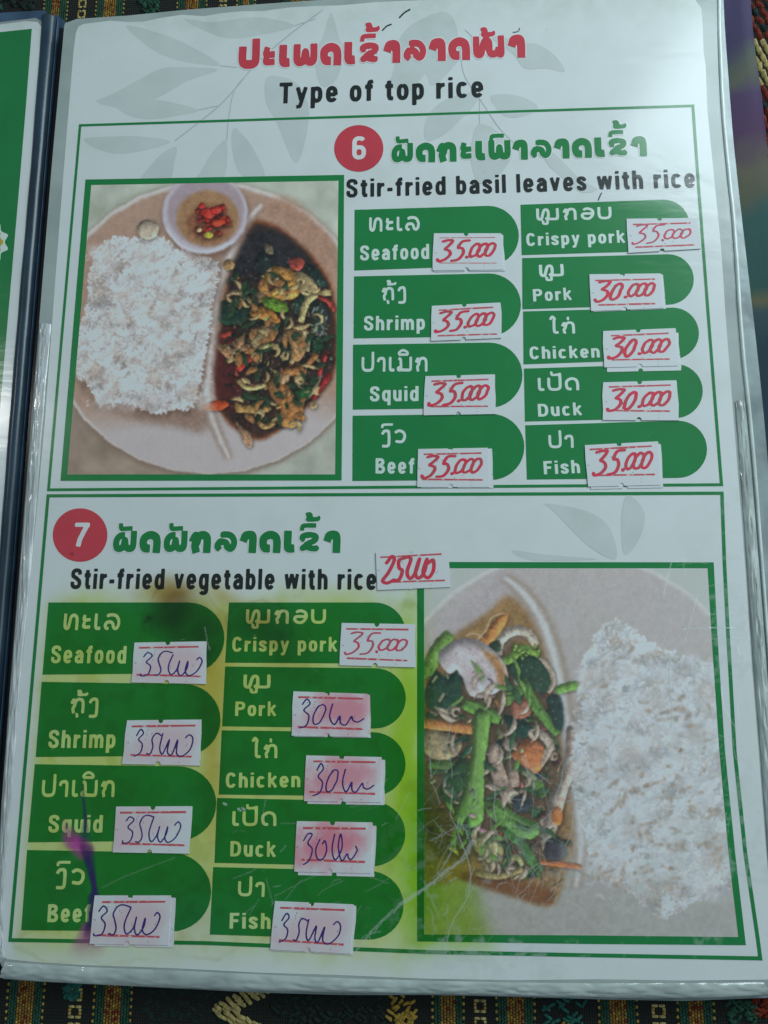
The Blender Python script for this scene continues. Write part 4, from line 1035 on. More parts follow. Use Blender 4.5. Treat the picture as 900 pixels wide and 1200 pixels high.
def paint2():
    rng = np.random.default_rng(9)
    c = Canvas(480, 650, 885, 1115, 2.0, (176, 186, 180)); k = c.k
    yy, xx = np.mgrid[0:c.h, 0:c.w]; X = xx / k + c.x0; Y = yy / k + c.y0
    D = c.fill; E = c.ell; T = c.stroke
    E(668, 872, 226, 226, (200, 200, 198), feather=1, tex=.05)
    E(668, 872, 222, 222, (176, 169, 167), feather=1.5, tex=.06)
    m = np.clip((Y - 985 - .12 * (X - 600)) / 50, 0, 1)[..., None]
    c.a = c.a * (1 - m) + (np.array([158, 158, 152]) + (c.n1[..., None] - .5) * 26) * m
    c.a += (c.n2[..., None] - .5) * 6
    D([(490, 770), (540, 715), (590, 672), (600, 690), (560, 725), (500, 790)], (172, 162, 166), feather=5, tex=.1, alpha=.8)
    sauce = [(594, 698), (575, 714), (550, 732), (528, 748), (488, 800), (488, 1040), (540, 1028), (575, 1040), (612, 1054), (644, 1062), (656, 1046), (668, 1010), (676, 960), (672, 900), (664, 840), (652, 790), (636, 745), (615, 712)]
    D(sauce, (142, 106, 62), feather=3, tex=.25)
    D([(580, 750), (605, 750), (635, 790), (655, 850), (660, 930), (650, 990), (620, 1020), (560, 1005), (500, 990), (492, 830), (530, 785)], (82, 62, 42), feather=6, tex=.4)
    D([(540, 1030), (560, 1020), (640, 1040), (650, 1050), (640, 1060), (600, 1050)], (112, 66, 34), feather=3, tex=.2)
    E(655, 840, 10, 14, (70, 48, 40), feather=3)
    cols = [(150, 128, 110), (34, 58, 38), (120, 96, 70), (56, 44, 36), (86, 116, 50), (170, 150, 132), (28, 46, 40), (140, 92, 50), (100, 84, 66)]
    fr = [(500, 800), (560, 770), (640, 790), (662, 850), (664, 960), (650, 1020), (600, 1025), (540, 1010), (500, 980)]
    frags(c, fr, 230, cols, rng, 6, 18)
    B = dict(bulge=.55, shadow=.5, feather=.5, tex=.4)
    # ridge
    for w, col, f in ((22, (146, 128, 112), 3), (14, (172, 160, 152), 2), (7, (196, 200, 202), 1.5)):
        T([(590, 676), (606, 688), (626, 712), (642, 745), (654, 790), (661, 835), (668, 880), (678, 950), (680, 1000), (674, 1040)], w, col, feather=f, tex=.08, taper=.55)
    T([(528, 742), (512, 762), (500, 790)], 17, (98, 138, 56), **B)
    T([(497, 795), (502, 775)], 9, (84, 122, 48), **B)
    D([(563, 752), (570, 738), (582, 724), (592, 717), (595, 724), (586, 742), (574, 756)], (190, 116, 56), **B)
    T([(556, 752), (568, 740), (576, 724), (592, 718)], 1.6, (206, 180, 140), tex=.1)
    T([(545, 745), (556, 742), (566, 748)], 1.4, (200, 176, 140), tex=.1)
    T([(583, 768), (586, 750), (602, 739), (618, 742), (628, 756)], 12, (176, 162, 146), **B)
    T([(590, 762), (600, 749), (618, 748)], 4, (112, 92, 78), feather=1)
    D([(572, 755), (584, 750), (586, 762), (576, 764)], (34, 54, 34), **B)
    D([(594, 778), (615, 762), (635, 770), (648, 790), (644, 812), (625, 808), (605, 798)], (30, 54, 38), **B)
    T([(584, 776), (598, 772), (612, 760), (632, 768)], 10, (104, 142, 54), **B)
    for _ in range(14): E(rng.uniform(600, 634), rng.uniform(756, 772), 3, 2, (112, 150, 62), rot=rng.uniform(0, 3), **B)
    T([(632, 770), (644, 784), (648, 800), (642, 812)], 6, (166, 146, 128), **B)
    D([(513, 772), (520, 758), (538, 748), (560, 750), (578, 762), (592, 780), (594, 802), (580, 812), (562, 818), (548, 812), (540, 792), (524, 788)], (188, 176, 178), bulge=.6, shadow=.6, feather=.6, tex=.22)
    T([(536, 758), (552, 780), (572, 806)], 7, (202, 196, 204), feather=2, tex=.1)
    D([(566, 764), (580, 768), (592, 788), (590, 808), (582, 800), (580, 784)], (168, 118, 70), feather=1.5, tex=.3)
    T([(560, 756), (575, 770), (588, 790)], 1.3, (150, 110, 60), tex=.1)
    D([(498, 808), (510, 786), (522, 794), (536, 786), (540, 812), (530, 838), (512, 834), (500, 826)], (24, 52, 38), **B)
    T([(506, 800), (512, 792)], 3, (150, 146, 120)); T([(514, 822), (520, 812)], 4, (146, 138, 112), **B)
    T([(512, 846), (500, 836)], 8, (34, 60, 40), **B)
    T([(542, 824), (562, 832), (586, 844)], 15, (84, 132, 52), **B)
    T([(590, 824), (604, 812), (612, 806)], 13, (88, 124, 56), **B)
    D([(590, 838), (606, 842), (624, 852), (616, 864), (600, 860)], (22, 48, 40), **B)
    D([(600, 822), (616, 820), (622, 834), (612, 842), (600, 838)], (156, 92, 70), **B)
    T([(612, 796), (628, 828), (654, 860)], 12, (80, 124, 50), **B)
    T([(622, 806), (636, 834), (652, 858)], 2.2, (56, 100, 36), tex=.1)
    T([(650, 810), (668, 804), (683, 804)], 11, (90, 134, 54), **B)
    D([(640, 818), (656, 816), (660, 850), (650, 852)], (28, 46, 42), **B)
    D([(497, 842), (530, 846), (560, 850), (556, 860), (520, 856), (497, 853)], (190, 118, 62), **B)
    D([(497, 856), (520, 858), (540, 868), (536, 884), (515, 892), (497, 880)], (142, 126, 92), **B)
    T([(500, 896), (534, 896)], 11, (70, 104, 44), **B)
    T([(524, 874), (548, 862)], 4, (24, 56, 40), **B); T([(536, 896), (550, 874)], 5, (34, 80, 50), **B)
    D([(520, 910), (540, 888), (550, 900), (545, 930), (528, 945), (515, 930)], (34, 64, 34), **B)
    T([(594, 866), (600, 878)], 15, (166, 142, 124), **B)
    T([(576, 872), (582, 900), (590, 922), (602, 938)], 17, (164, 140, 122), **B)
    T([(600, 900), (604, 922)], 12, (150, 126, 110), **B)
    T([(628, 856), (642, 868), (646, 880)], 10, (176, 160, 144), **B)
    D([(600, 886), (608, 872), (622, 864), (634, 872), (640, 890), (628, 906), (614, 898)], (182, 100, 56), **B)
    T([(612, 902), (624, 912), (622, 928)], 10, (120, 128, 96), **B)
    T([(630, 914), (636, 934)], 11, (78, 122, 50), **B)
    D([(600, 936), (616, 930), (624, 944), (614, 952), (602, 948)], (42, 50, 56), **B)
    D([(664, 852), (674, 858), (674, 900), (664, 930), (656, 960), (644, 992), (634, 992), (638, 960), (644, 934), (656, 912), (662, 880)], (166, 146, 132), bulge=.7, shadow=.6, feather=.6, tex=.4)
    D([(646, 950), (652, 944), (659, 952), (656, 966), (648, 964)], (190, 104, 48), **B)
    D([(556, 834), (573, 834), (572, 865), (567, 900), (567, 948), (564, 964), (548, 970), (534, 962), (534, 948), (545, 915), (552, 880)], (92, 138, 56), bulge=.9, shadow=.7, feather=.5, tex=.25)
    T([(563, 842), (560, 890), (550, 945)], 3.5, (118, 160, 78), feather=1.5, tex=.1)
    D([(568, 938), (582, 936), (606, 954), (631, 966), (626, 982), (604, 980), (584, 966), (570, 952)], (82, 128, 52), **B)
    T([(592, 950), (588, 966)], 1.4, (150, 176, 120)); T([(588, 970), (604, 984), (616, 986)], 9, (56, 106, 42), **B)
    D([(554, 990), (566, 976), (580, 974), (590, 990), (584, 1010), (568, 1008)], (152, 150, 92), **B)
    T([(580, 974), (579, 1006)], 6, (176, 168, 118), **B); T([(562, 992), (572, 1006)], 2, (110, 100, 60))
    T([(590, 1010), (604, 1004), (612, 1014)], 7, (150, 150, 96), **B)
    T([(610, 984), (620, 1004), (636, 1026)], 12, (62, 104, 50), **B)
    T([(556, 1022), (584, 1026), (612, 1018)], 9, (132, 118, 74), **B)
    T([(632, 1010), (656, 1012), (682, 1016)], 7, (178, 92, 46), **B)
    D([(632, 1022), (650, 1018), (656, 1030), (645, 1036)], (126, 96, 62), **B)
    D([(640, 985), (656, 980), (664, 1000), (650, 1008), (638, 1002)], (52, 50, 56), **B)
    for _ in range(90):
        x, y = rng.uniform(503, 655), rng.uniform(780, 1025)
        if (x - 585) ** 2 / 80 ** 2 + (y - 905) ** 2 / 130 ** 2 > 1 or abs(x - 553) < 20 and 830 < y < 965: continue
        kd = rng.random()
        if kd < .35: c.blade(x, y, rng.uniform(0, 3.14), rng.uniform(16, 32), rng.uniform(5, 9), (36, 66, 40), (86, 116, 76), rng.normal(0, .9))
        elif kd < .75: c.blade(x, y, rng.uniform(.4, 2.4), rng.uniform(18, 36), rng.uniform(4, 8), (164, 144, 126), (198, 182, 166), rng.normal(0, 1.2))
        else: c.blade(x, y, rng.uniform(0, 3.14), rng.uniform(16, 34), rng.uniform(4, 7), (84, 126, 52), (126, 164, 84), rng.normal(0, .5))
    for q in ([(572, 836), (566, 900), (560, 955)], [(560, 836), (558, 890), (548, 955)], [(566, 838), (562, 900), (554, 958)]): T(q, 1.0, (132, 170, 92), feather=.5, alpha=.6, tex=.1)
    for i in range(9): T([(522 + i * 5, 764 + i * 2), (545 + i * 4, 785), (562 + i * 3, 812 - i)], 1.1, (206, 198, 200) if i % 2 else (166, 152, 150), feather=.6, alpha=.45, tex=.1)
    for q, w in (([(578, 944), (600, 958), (624, 970)], 1.4), ([(620, 806), (634, 832), (650, 856)], 1.3), ([(546, 822), (566, 830), (582, 840)], 1.5)): T(q, w, (126, 166, 84), feather=.5, alpha=.7, tex=.1)
    frags(c, fr, 30, [(150, 128, 110), (34, 58, 38), (170, 150, 132), (60, 50, 42), (96, 130, 56)], rng, 3, 9)
    for _ in range(200): E(rng.uniform(500, 660), rng.uniform(770, 1030), rng.uniform(.5, 1.5), .6, (206, 204, 190), rot=rng.uniform(0, 3), feather=.3, tex=.1, alpha=.5)
    # lower stained paper corner
    D([(488, 1046), (520, 1036), (560, 1042), (566, 1080), (560, 1112), (488, 1112)], (150, 156, 140), feather=3, tex=.1)
    ri = [(680, 790), (690, 762), (704, 736), (722, 729), (745, 740), (768, 756), (795, 768), (835, 776), (870, 790), (876, 880), (878, 1000), (862, 1040), (835, 1050), (812, 1056), (790, 1070), (768, 1074), (748, 1052), (712, 1030), (694, 1004), (682, 965), (672, 920), (672, 860), (676, 815)]
    c.rice(ri, 3900, 12, 4.2, (180, 170, 160), (204, 211, 217), 21, 15, 30)
    for _ in range(26):
        x, y = rng.uniform(685, 845), rng.uniform(800, 1040); r = rng.uniform(12, 27)
        pts = [(x + r * math.cos(a) * rng.uniform(.7, 1.1), y + r * math.sin(a) * rng.uniform(.7, 1.1)) for a in np.linspace(0, 6.28, 10)[:-1]]
        c.rice(pts, int(r * r * .2), 13, 4.6, (190, 190, 190), (210, 218, 224), int(x * 7 + y), 16, 14)
    for _ in range(120):
        x, y = rng.uniform(690, 850), rng.uniform(770, 1045); r = rng.uniform(6, 20)
        pts = [(x + r * math.cos(a) * rng.uniform(.5, 1.3), y + r * math.sin(a) * rng.uniform(.5, 1.2)) for a in np.linspace(0, 6.28, 9)[:-1]]
        D(pts, (206, 213, 219) if rng.random() < .74 else (176, 166, 158), feather=2.6, tex=.15, alpha=.45)
    for _ in range(300):
        x, y = rng.uniform(690, 850), rng.uniform(765, 1050); a = rng.uniform(0, 3.14); T([(x, y), (x + 7 * math.cos(a), y + 7 * math.sin(a))], 3.2, (202, 210, 216), feather=.7, alpha=.45, tex=.1)
    for _ in range(70):
        x, y = rng.uniform(690, 840), rng.uniform(800, 1050); T([(x, y), (x + rng.normal(0, 5), y + rng.normal(0, 4)), (x + rng.normal(0, 8), y + rng.normal(0, 5))], rng.uniform(1.5, 5), (148, 122, 98), feather=1.1, alpha=.65, tex=.4)
    for _ in range(40):
        x, y = rng.uniform(690, 840), rng.uniform(830, 1050)
        E(x, y, rng.uniform(1, 4), rng.uniform(1, 2.4), (136, 108, 80), rot=rng.uniform(0, 3), feather=.8, tex=.4, alpha=.8)
    finish(c, .8, .08, (150, 156, 156), 32)
    # faded greyish veil of the old laminate plus painted film glare, stronger to the right
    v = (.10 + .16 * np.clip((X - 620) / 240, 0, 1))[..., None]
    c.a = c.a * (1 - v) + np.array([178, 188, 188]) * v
    return c
def finish(c, amp, veil, tint, seed, rb=1.0):
    rng = np.random.default_rng(seed)
    dx = (vnoise(c.h, c.w, 5 * c.k, rng) - .5) * amp * c.k * 2 + (vnoise(c.h, c.w, 1.8 * c.k, rng) - .5) * amp * c.k * .35
    dy = (vnoise(c.h, c.w, 5 * c.k, rng) - .5) * amp * c.k * 2 + (vnoise(c.h, c.w, 1.8 * c.k, rng) - .5) * amp * c.k * .35
    yy, xx = np.mgrid[0:c.h, 0:c.w]
    c.a = c.a[np.clip((yy + dy).astype(int), 0, c.h - 1), np.clip((xx + dx).astype(int), 0, c.w - 1)]
    c.a = blur(c.a, 1) * .75 + c.a * .25
    c.a += rng.normal(0, 2, c.a.shape[:2])[..., None]
    c.a = c.a * (1 - veil) + np.array(tint) * veil
    return c
def photo(cv, inner, label, nm, z, gain=1.0):
    pts = [W(*p) for p in inner]; xs = [p[0] for p in pts]; ys = [p[1] for p in pts]
    b = (min(xs) - MM, min(ys) - MM, max(xs) + MM, max(ys) + MM)
    img = to_image(nm, cv, *b, .11 * MM)
    slab('dish_picture', pts, None, z, print_mat(nm + '_ink', img=img, bounds=b, mottled=.02), page, label)
photo(paint1(), in1, 'printed picture of white rice and dark basil stir-fry on a round plate', 'basil_rice_print', .055 * MM)
photo(paint2(), in2, 'printed picture of green vegetable stir-fry beside white rice', 'vegetable_rice_print', .056 * MM)

# ------------------------------------------------------------------ headings, badges
def head(tokens, bl, br, h, wr, mat, label):
    lao(tokens, bl, br, h, wr, .066 * MM, HALO, page, None, 'heading_outline', grow=.09, cell=.06)
    lao(tokens, bl, br, h, wr, .082 * MM, mat, page, label, 'heading', cell=.045)
head(['P', 'a.', 'e', 'ph', 'd', 'e', 'kh', '^o', '^t', 'aa', 'l', 'aa', 'd', 'hn', '^T', 'aa'], (279, 81.5), (616, 67.5), 26.8, .39, RED, 'red Lao heading at the top')
head(['pf', '^a', 'd', 'k', 'a.', 'e', 'ph', '^o', 'aa', 'l', 'aa', 'd', 'e', 'kh', '^o', '^t', 'aa'], (458, 191.5), (758.5, 183), 23.3, .37, GREEN, 'green Lao heading of dish 6')
head(['pf', '^a', 'd', 'pf', '^a', 'k', 'l', 'aa', 'd', 'e', 'kh', '^o', '^t', 'aa'], (131, 648), (399, 648), 26, .375, GREEN, 'green Lao heading of dish 7')
latin('Type of top rice', (327, 121.5), (566.5, 114), 24.5, .085 * MM, BLACK, page, 'black words Type of top rice', 'heading', bold=1.0)
latin('Stir-fried basil leaves with rice', (406, 231.5), (815, 219.5), 21.5, .085 * MM, BLACK, page, 'black words Stir-fried basil leaves with rice', 'heading', bold=1.0)
latin('Stir-fried vegetable with rice', (82.5, 690), (441, 691), 24, .085 * MM, BLACK, page, 'black words Stir-fried vegetable with rice', 'heading', bold=1.03)
def badge(cx, cy, rx, ry, digit, bl, br, cap):
    pts = [W(cx + rx * math.cos(a), cy + ry * math.sin(a)) for a in np.linspace(0, 2 * math.pi, 49)[:-1]]
    o = slab('number_badge', pts, None, .068 * MM, RED, page, 'red round badge with number ' + digit)
    latin(digit, bl, br, cap, .090 * MM, HALO, o, name='digit', bold=.95)
badge(420.5, 174, 28.8, 27.3, '6', (412.5, 187.5), (429, 187), 27.5)
badge(94, 627, 32, 31.3, '7', (86, 640.5), (103.5, 640.5), 28)

# ------------------------------------------------------------------ green name panels
def panel(tl, tr, mx_, br, bl, words):
    """rounded-right panel given in photograph points; words: list of (kind, text, bl, br, h)"""
    P_ = [tl]
    r = (br[1] - tr[1]) / 2; cx1 = mx_[0] - r * 1.02; cx2 = cx1 - (tr[0] - br[0]) * .3
    for a in np.linspace(-math.pi / 2, math.pi / 2, 19):
        cy = (tr[1] + br[1]) / 2
        P_.append((cx1 + (mx_[0] - cx1) * math.cos(a), cy + r * math.sin(a)))
    P_.append(bl)
    nm = [w[1] for w in words if w[0] == 'en'][0]
    o = slab('name_panel', [W(*p) for p in P_], None, .058 * MM, GREEN, page, 'green rounded panel reading ' + nm)
    for kd, t, b1, b2, h in words:
        if kd == 'en': latin(t, b1, b2, h, .084 * MM, WHITEINK, o, bold=1.0)
        else: lao(t, b1, b2, h, .20, .084 * MM, WHITEINK, o, cell=.06)
SEA = ['th', 'a.', 'e', 'l']; SHR = ['k', '_u', '^T', 'ng']; SQU = ['P', 'aa', 'e', 'm', '^i', 'k']; BEE = ['ng', '^o', 'v']
CRI = ['hm', '_U', 'k', 'o', 'b']; POR = ['hm', '_U']; CHI = ['ai', 'k', '^1']; DUC = ['e', 'P', '^a', 'd']; FIS = ['P', 'aa']
def W2(lt, lb, lr, h, en, eb, er, eh): return [('la', lt, lb, lr, h), ('en', en, eb, er, eh)]
panel((415.6, 246), (575, 241.3), (608, 276), (575, 311.5), (415.2, 317), W2(SEA, (432.5, 272), (492, 270.5), 17, 'Seafood', (422, 305.5), (503, 303.5), 17.5))
panel((415, 324), (578, 320.5), (610.5, 357), (578, 394), (414.4, 396.6), W2(SHR, (447, 352.5), (476, 351.5), 16, 'Shrimp', (426.5, 387.5), (498, 386.5), 17))
panel((413.8, 404), (578, 401.5), (612.3, 440), (578, 478), (413.5, 480), W2(SQU, (423.5, 436), (501, 435.5), 17.5, 'Squid', (433.5, 470.5), (490.5, 470), 17.5))
panel((413.3, 487.2), (580, 485), (614.5, 524), (580, 562.5), (413, 563.6), W2(BEE, (446, 520), (476, 519.5), 16.5, 'Beef', (440, 555), (485.5, 555), 18))
panel((610, 240), (778, 234), (808, 264), (780, 294), (611.4, 299), W2(CRI, (628.5, 259), (717, 257), 14.5, 'Crispy pork', (617, 288.5), (732.5, 284.5), 14.8))
panel((612, 302.5), (783, 298), (813, 328), (783, 357), (612.2, 362.5), W2(POR, (632, 325), (661, 324), 14.5, 'Pork', (625, 353.5), (670, 351.5), 14.5))
panel((613, 365), (788, 360.5), (819, 391), (788, 421), (613.5, 427), W2(CHI, (643.5, 391.5), (674, 391), 14.5, 'Chicken', (620.8, 421), (703, 419), 14.5))
panel((614, 432), (792, 426.5), (823.5, 458.5), (792, 490), (615.2, 494), W2(DUC, (630.5, 458.5), (679, 457.5), 15.5, 'Duck', (630.8, 488.5), (682, 486.5), 15))
panel((615.5, 498.4), (796, 493), (828.5, 526.5), (796, 560), (617.5, 562), W2(FIS, (643, 525.5), (672.5, 525), 15.5, 'Fish', (637.5, 556), (680, 554.5), 15.5))
panel((57, 706), (228, 706), (263, 747), (225, 789), (50, 790.5), W2(SEA, (74, 738.5), (140.5, 738.5), 19.5, 'Seafood', (59.5, 777), (147.5, 777.5), 20.5))
panel((49, 799), (222, 801.5), (258.5, 842), (220, 885.5), (42, 887), W2(SHR, (81.5, 836), (115, 836), 18.5, 'Shrimp', (56.5, 876.5), (135, 876.5), 21))
panel((41, 895.5), (215, 898), (253.5, 940), (213, 985), (33, 987), W2(SQU, (48.5, 934), (134, 934), 20, 'Squid', (56.5, 975.5), (120, 975.5), 20.5))
panel((32, 996), (210, 999), (247.5, 1044), (206, 1091.5), (25, 1090), W2(BEE, (64, 1036.5), (99, 1037), 19.5, 'Beef', (55.5, 1080.5), (106, 1080.5), 21))
panel((268.5, 706), (445, 706), (475.5, 741), (445, 777.5), (264, 776.5), W2(CRI, (288, 731), (382, 731), 17, 'Crispy pork', (272, 763.5), (395, 763.5), 17))
panel((264, 781), (445, 783), (475.6, 818), (443, 853.5), (260.5, 851), W2(POR, (285, 807), (317, 807), 16.5, 'Pork', (275.5, 839), (323.5, 839), 17))
panel((260, 855.8), (443, 858), (475.3, 895), (440, 933), (256.5, 931), W2(CHI, (294, 888.5), (325, 888.5), 17, 'Chicken', (264.5, 923), (352, 922.5), 17.5))
panel((254.5, 935), (440, 939), (475, 977), (438, 1015), (251.5, 1011), W2(DUC, (272, 968), (324, 968), 17.5, 'Duck', (269.8, 1003.5), (323, 1004), 18))
panel((250, 1016), (438, 1020.5), (473, 1060), (432, 1101), (246, 1095), W2(FIS, (278.5, 1050), (310, 1051), 17.5, 'Fish', (269, 1088), (317, 1088.5), 18.5))
# felt pen runs: soft-edged ink films
m, N, L, P = new_mat('run_felt_pen_ink')
at = N.new('ShaderNodeVertexColor'); at.layer_name = 'ink'
L.new(at.outputs['Color'], P.inputs['Base Color']); P.inputs['Roughness'].default_value = .45
geo = N.new('ShaderNodeNewGeometry'); nz = N.new('ShaderNodeTexNoise'); nz.inputs['Scale'].default_value = 350; nz.inputs['Detail'].default_value = 3; L.new(geo.outputs['Position'], nz.inputs['Vector'])
ma = N.new('ShaderNodeMath'); ma.operation = 'MULTIPLY'; L.new(at.outputs['Alpha'], ma.inputs[0])
mb = N.new('ShaderNodeMapRange'); mb.inputs[1].default_value = .3; mb.inputs[2].default_value = .6; mb.inputs[3].default_value = .65; L.new(nz.outputs['Fac'], mb.inputs[0]); L.new(mb.outputs[0], ma.inputs[1])
L.new(ma.outputs[0], P.inputs['Alpha']); INKRUN = m
def ink(rows, z, label):
    """rows: (y, x centre, half width, rgb, opacity)"""
    V = []; F = []; Cc = []; n = 8
    R_ = smooth_pts([(r[0], r[1], r[2], *r[3], r[4]) for r in rows], False, 6)
    for r in R_:
        for i in range(n + 1):
            t = i / n * 2 - 1; p = W(r[1] + t * r[2], r[0]); V.append((p[0], p[1], z)); Cc.append((r[3], r[4], r[5], max(0, min(1, r[6])) * (1 - abs(t) ** 1.6) ** .9))
    for j in range(len(R_) - 1):
        for i in range(n): a = j * (n + 1) + i; F.append((a, a + 1, a + n + 2, a + n + 1))
    o = rawmesh('ink_run', V, F, INKRUN, page, label)
    ca = o.data.color_attributes.new('ink', 'FLOAT_COLOR', 'POINT')
    ca.data.foreach_set('color', np.array(Cc, np.float32).clip(0, 1).ravel())
VI = (.045, .02, .16); MA = (.62, .07, .42)
ink([(915, 97, 2, VI, 0), (935, 98, 3, VI, .5), (960, 100, 3, VI, .55), (985, 100, 9, VI, .35), (1000, 103, 9, VI, .75), (1025, 108, 5.5, VI, .85), (1042, 111, 4.5, VI, .9), (1052, 110, 8, VI, .9), (1075, 107, 6, VI, .8), (1092, 103, 6, VI, .5), (1104, 102, 6, VI, .0)], .092 * MM, 'violet felt pen run')
ink([(958, 76, 5, MA, 0), (972, 80, 8, MA, .35), (984, 88, 17, MA, .75), (992, 93, 20, MA, .95), (999, 97, 15, MA, .6), (1010, 98, 10, MA, 0)], .090 * MM, 'magenta felt pen bleed')
ink([(1078, 100, 4, MA, 0), (1090, 103, 12, MA, .55), (1096, 102, 14, MA, .6), (1106, 103, 22, MA, .4), (1118, 101, 26, MA, .15), (1126, 100, 20, MA, 0)], .088 * MM, 'pink felt pen bleed')
# pen dashes beside the heading
PEN = plain('dark_pen_ink', (.02, .03, .04), rough=.5)
for pts, wd_ in (([(448, 36), (453, 31), (459, 28.5)], .45), ([(468, 21), (474, 15), (481, 11)], .5), ([(601, 38), (607, 37), (609, 33)], .25), ([(701, 235), (703, 230), (705, 226)], .3)):
    Lq, Rq, f = ribbon([W(*p) for p in smooth_pts(pts, False, 6)], wd_ * MM)
    rawmesh('pen_mark', [(p[0], p[1], .088 * MM) for p in Lq + Rq], f, PEN, page)

# ------------------------------------------------------------------ price stickers
def sticker_paper(name, pink, pos=(0, 0), seed=0):
    m, N, L, P = new_mat(name)
    tc = N.new('ShaderNodeTexCoord'); n = N.new('ShaderNodeTexNoise'); n.inputs['Scale'].default_value = 150; n.inputs['Detail'].default_value = 4
    L.new(tc.outputs['Object'], n.inputs['Vector'])
    mp = N.new('ShaderNodeMapping'); mp.inputs['Scale'].default_value = (66, 115, 1); L.new(tc.outputs['Object'], mp.inputs['Vector'])
    mp.inputs['Location'].default_value = (-pos[0], -pos[1], 0)
    ln = N.new('ShaderNodeVectorMath'); ln.operation = 'LENGTH'; L.new(mp.outputs[0], ln.inputs[0])
    ad = N.new('ShaderNodeMath'); ad.operation = 'MULTIPLY_ADD'; L.new(n.outputs['Fac'], ad.inputs[0]); ad.inputs[1].default_value = 1.6; L.new(ln.outputs['Value'], ad.inputs[2])
    mr = N.new('ShaderNodeMapRange'); mr.interpolation_type = 'SMOOTHSTEP'; mr.inputs[1].default_value = 1.85; mr.inputs[2].default_value = .95; mr.inputs[3].default_value = 0; mr.inputs[4].default_value = pink
    L.new(ad.outputs[0], mr.inputs[0])
    mx = N.new('ShaderNodeMix'); mx.data_type = 'RGBA'; mx.inputs[6].default_value = (.76, .77, .78, 1); mx.inputs[7].default_value = (.78, .18, .26, 1)
    L.new(mr.outputs[0], mx.inputs[0])
    # small dark specks of mould and grime
    v = N.new('ShaderNodeTexVoronoi'); v.inputs['Scale'].default_value = 1100; L.new(tc.outputs['Object'], v.inputs['Vector'])
    n2 = N.new('ShaderNodeTexNoise'); n2.inputs['Scale'].default_value = 260; L.new(tc.outputs['Object'], n2.inputs['Vector'])
    s1 = N.new('ShaderNodeMath'); s1.operation = 'LESS_THAN'; L.new(v.outputs['Distance'], s1.inputs[0]); s1.inputs[1].default_value = .20
    s2 = N.new('ShaderNodeMath'); s2.operation = 'GREATER_THAN'; L.new(n2.outputs['Fac'], s2.inputs[0]); s2.inputs[1].default_value = .60 if pink else .68
    s3 = N.new('ShaderNodeMath'); s3.operation = 'MULTIPLY'; L.new(s1.outputs[0], s3.inputs[0]); L.new(s2.outputs[0], s3.inputs[1])
    s4 = N.new('ShaderNodeMath'); s4.operation = 'MULTIPLY'; L.new(s3.outputs[0], s4.inputs[0]); s4.inputs[1].default_value = .6
    m2 = N.new('ShaderNodeMix'); m2.data_type = 'RGBA'; L.new(s4.outputs[0], m2.inputs[0]); L.new(mx.outputs[2], m2.inputs[6]); m2.inputs[7].default_value = (.10, .14, .12, 1)
    L.new(m2.outputs[2], P.inputs['Base Color']); P.inputs['Roughness'].default_value = .6; P.inputs['Specular IOR Level'].default_value = .25
    P.inputs['Coat Weight'].default_value = .25; P.inputs['Coat Roughness'].default_value = .3
    return m
SP0 = sticker_paper('white_sticker_paper', .02); 
SPF = sticker_paper('faintly_pink_sticker_paper', .34, (.1, -.1)); SPC = sticker_paper('centre_pink_sticker_paper', .75, (-.05, .02)); SPL = sticker_paper('left_pink_sticker_paper', .30, (-.4, .1)); SPP = sticker_paper('pink_stained_sticker_paper', .78, (.25, .05)); SPB = sticker_paper('badly_pink_sticker_paper', .85, (-.1, .1))
m, N, L, P = new_mat('red_printed_rule')
tc = N.new('ShaderNodeTexCoord'); n = N.new('ShaderNodeTexNoise'); n.inputs['Scale'].default_value = 900; L.new(tc.outputs['Object'], n.inputs['Vector'])
r_ = N.new('ShaderNodeMapRange'); r_.inputs[1].default_value = .56; r_.inputs[2].default_value = .66; L.new(n.outputs['Fac'], r_.inputs[0])
mx = N.new('ShaderNodeMix'); mx.data_type = 'RGBA'; L.new(r_.outputs[0], mx.inputs[0]); mx.inputs[6].default_value = (.66, .10, .12, 1); mx.inputs[7].default_value = (.72, .55, .55, 1)
L.new(mx.outputs[2], P.inputs['Base Color']); P.inputs['Roughness'].default_value = .6; RULE = m
REDPEN = plain('red_marker', (.68, .03, .075), rough=.5, noise=.25, scale=500, dark=(.75, .12, .14))
PALEPEN = plain('faded_red_marker', (.60, .04, .10), rough=.5, noise=.35, scale=500, dark=(.72, .25, .30))
BLUEPEN = plain('blue_ballpoint', (.055, .030, .20), rough=.4, noise=.3, scale=700)
def ellp(cx, cy, rx, ry, start=1.9, turns=1.08, n=16):
    return [(cx + rx * math.cos(start + t * 2 * math.pi * turns) + .22 * ry * math.sin(start + t * 2 * math.pi * turns), cy + ry * math.sin(start + t * 2 * math.pi * turns)) for t in np.linspace(0, 1, n)]
def three(x, s=1): return [(x + .02, .84), (x + .14, .89), (x + .30, .86), (x + .20, .68), (x + .12, .56), (x + .24, .50), (x + .28, .34), (x + .16, .14), (x + .0, .08), (x - .04, .16)]
def five(x): return [(x + .42, .88), (x + .22, .84), (x + .14, .60), (x + .24, .58), (x + .30, .40), (x + .20, .16), (x + .02, .10)]
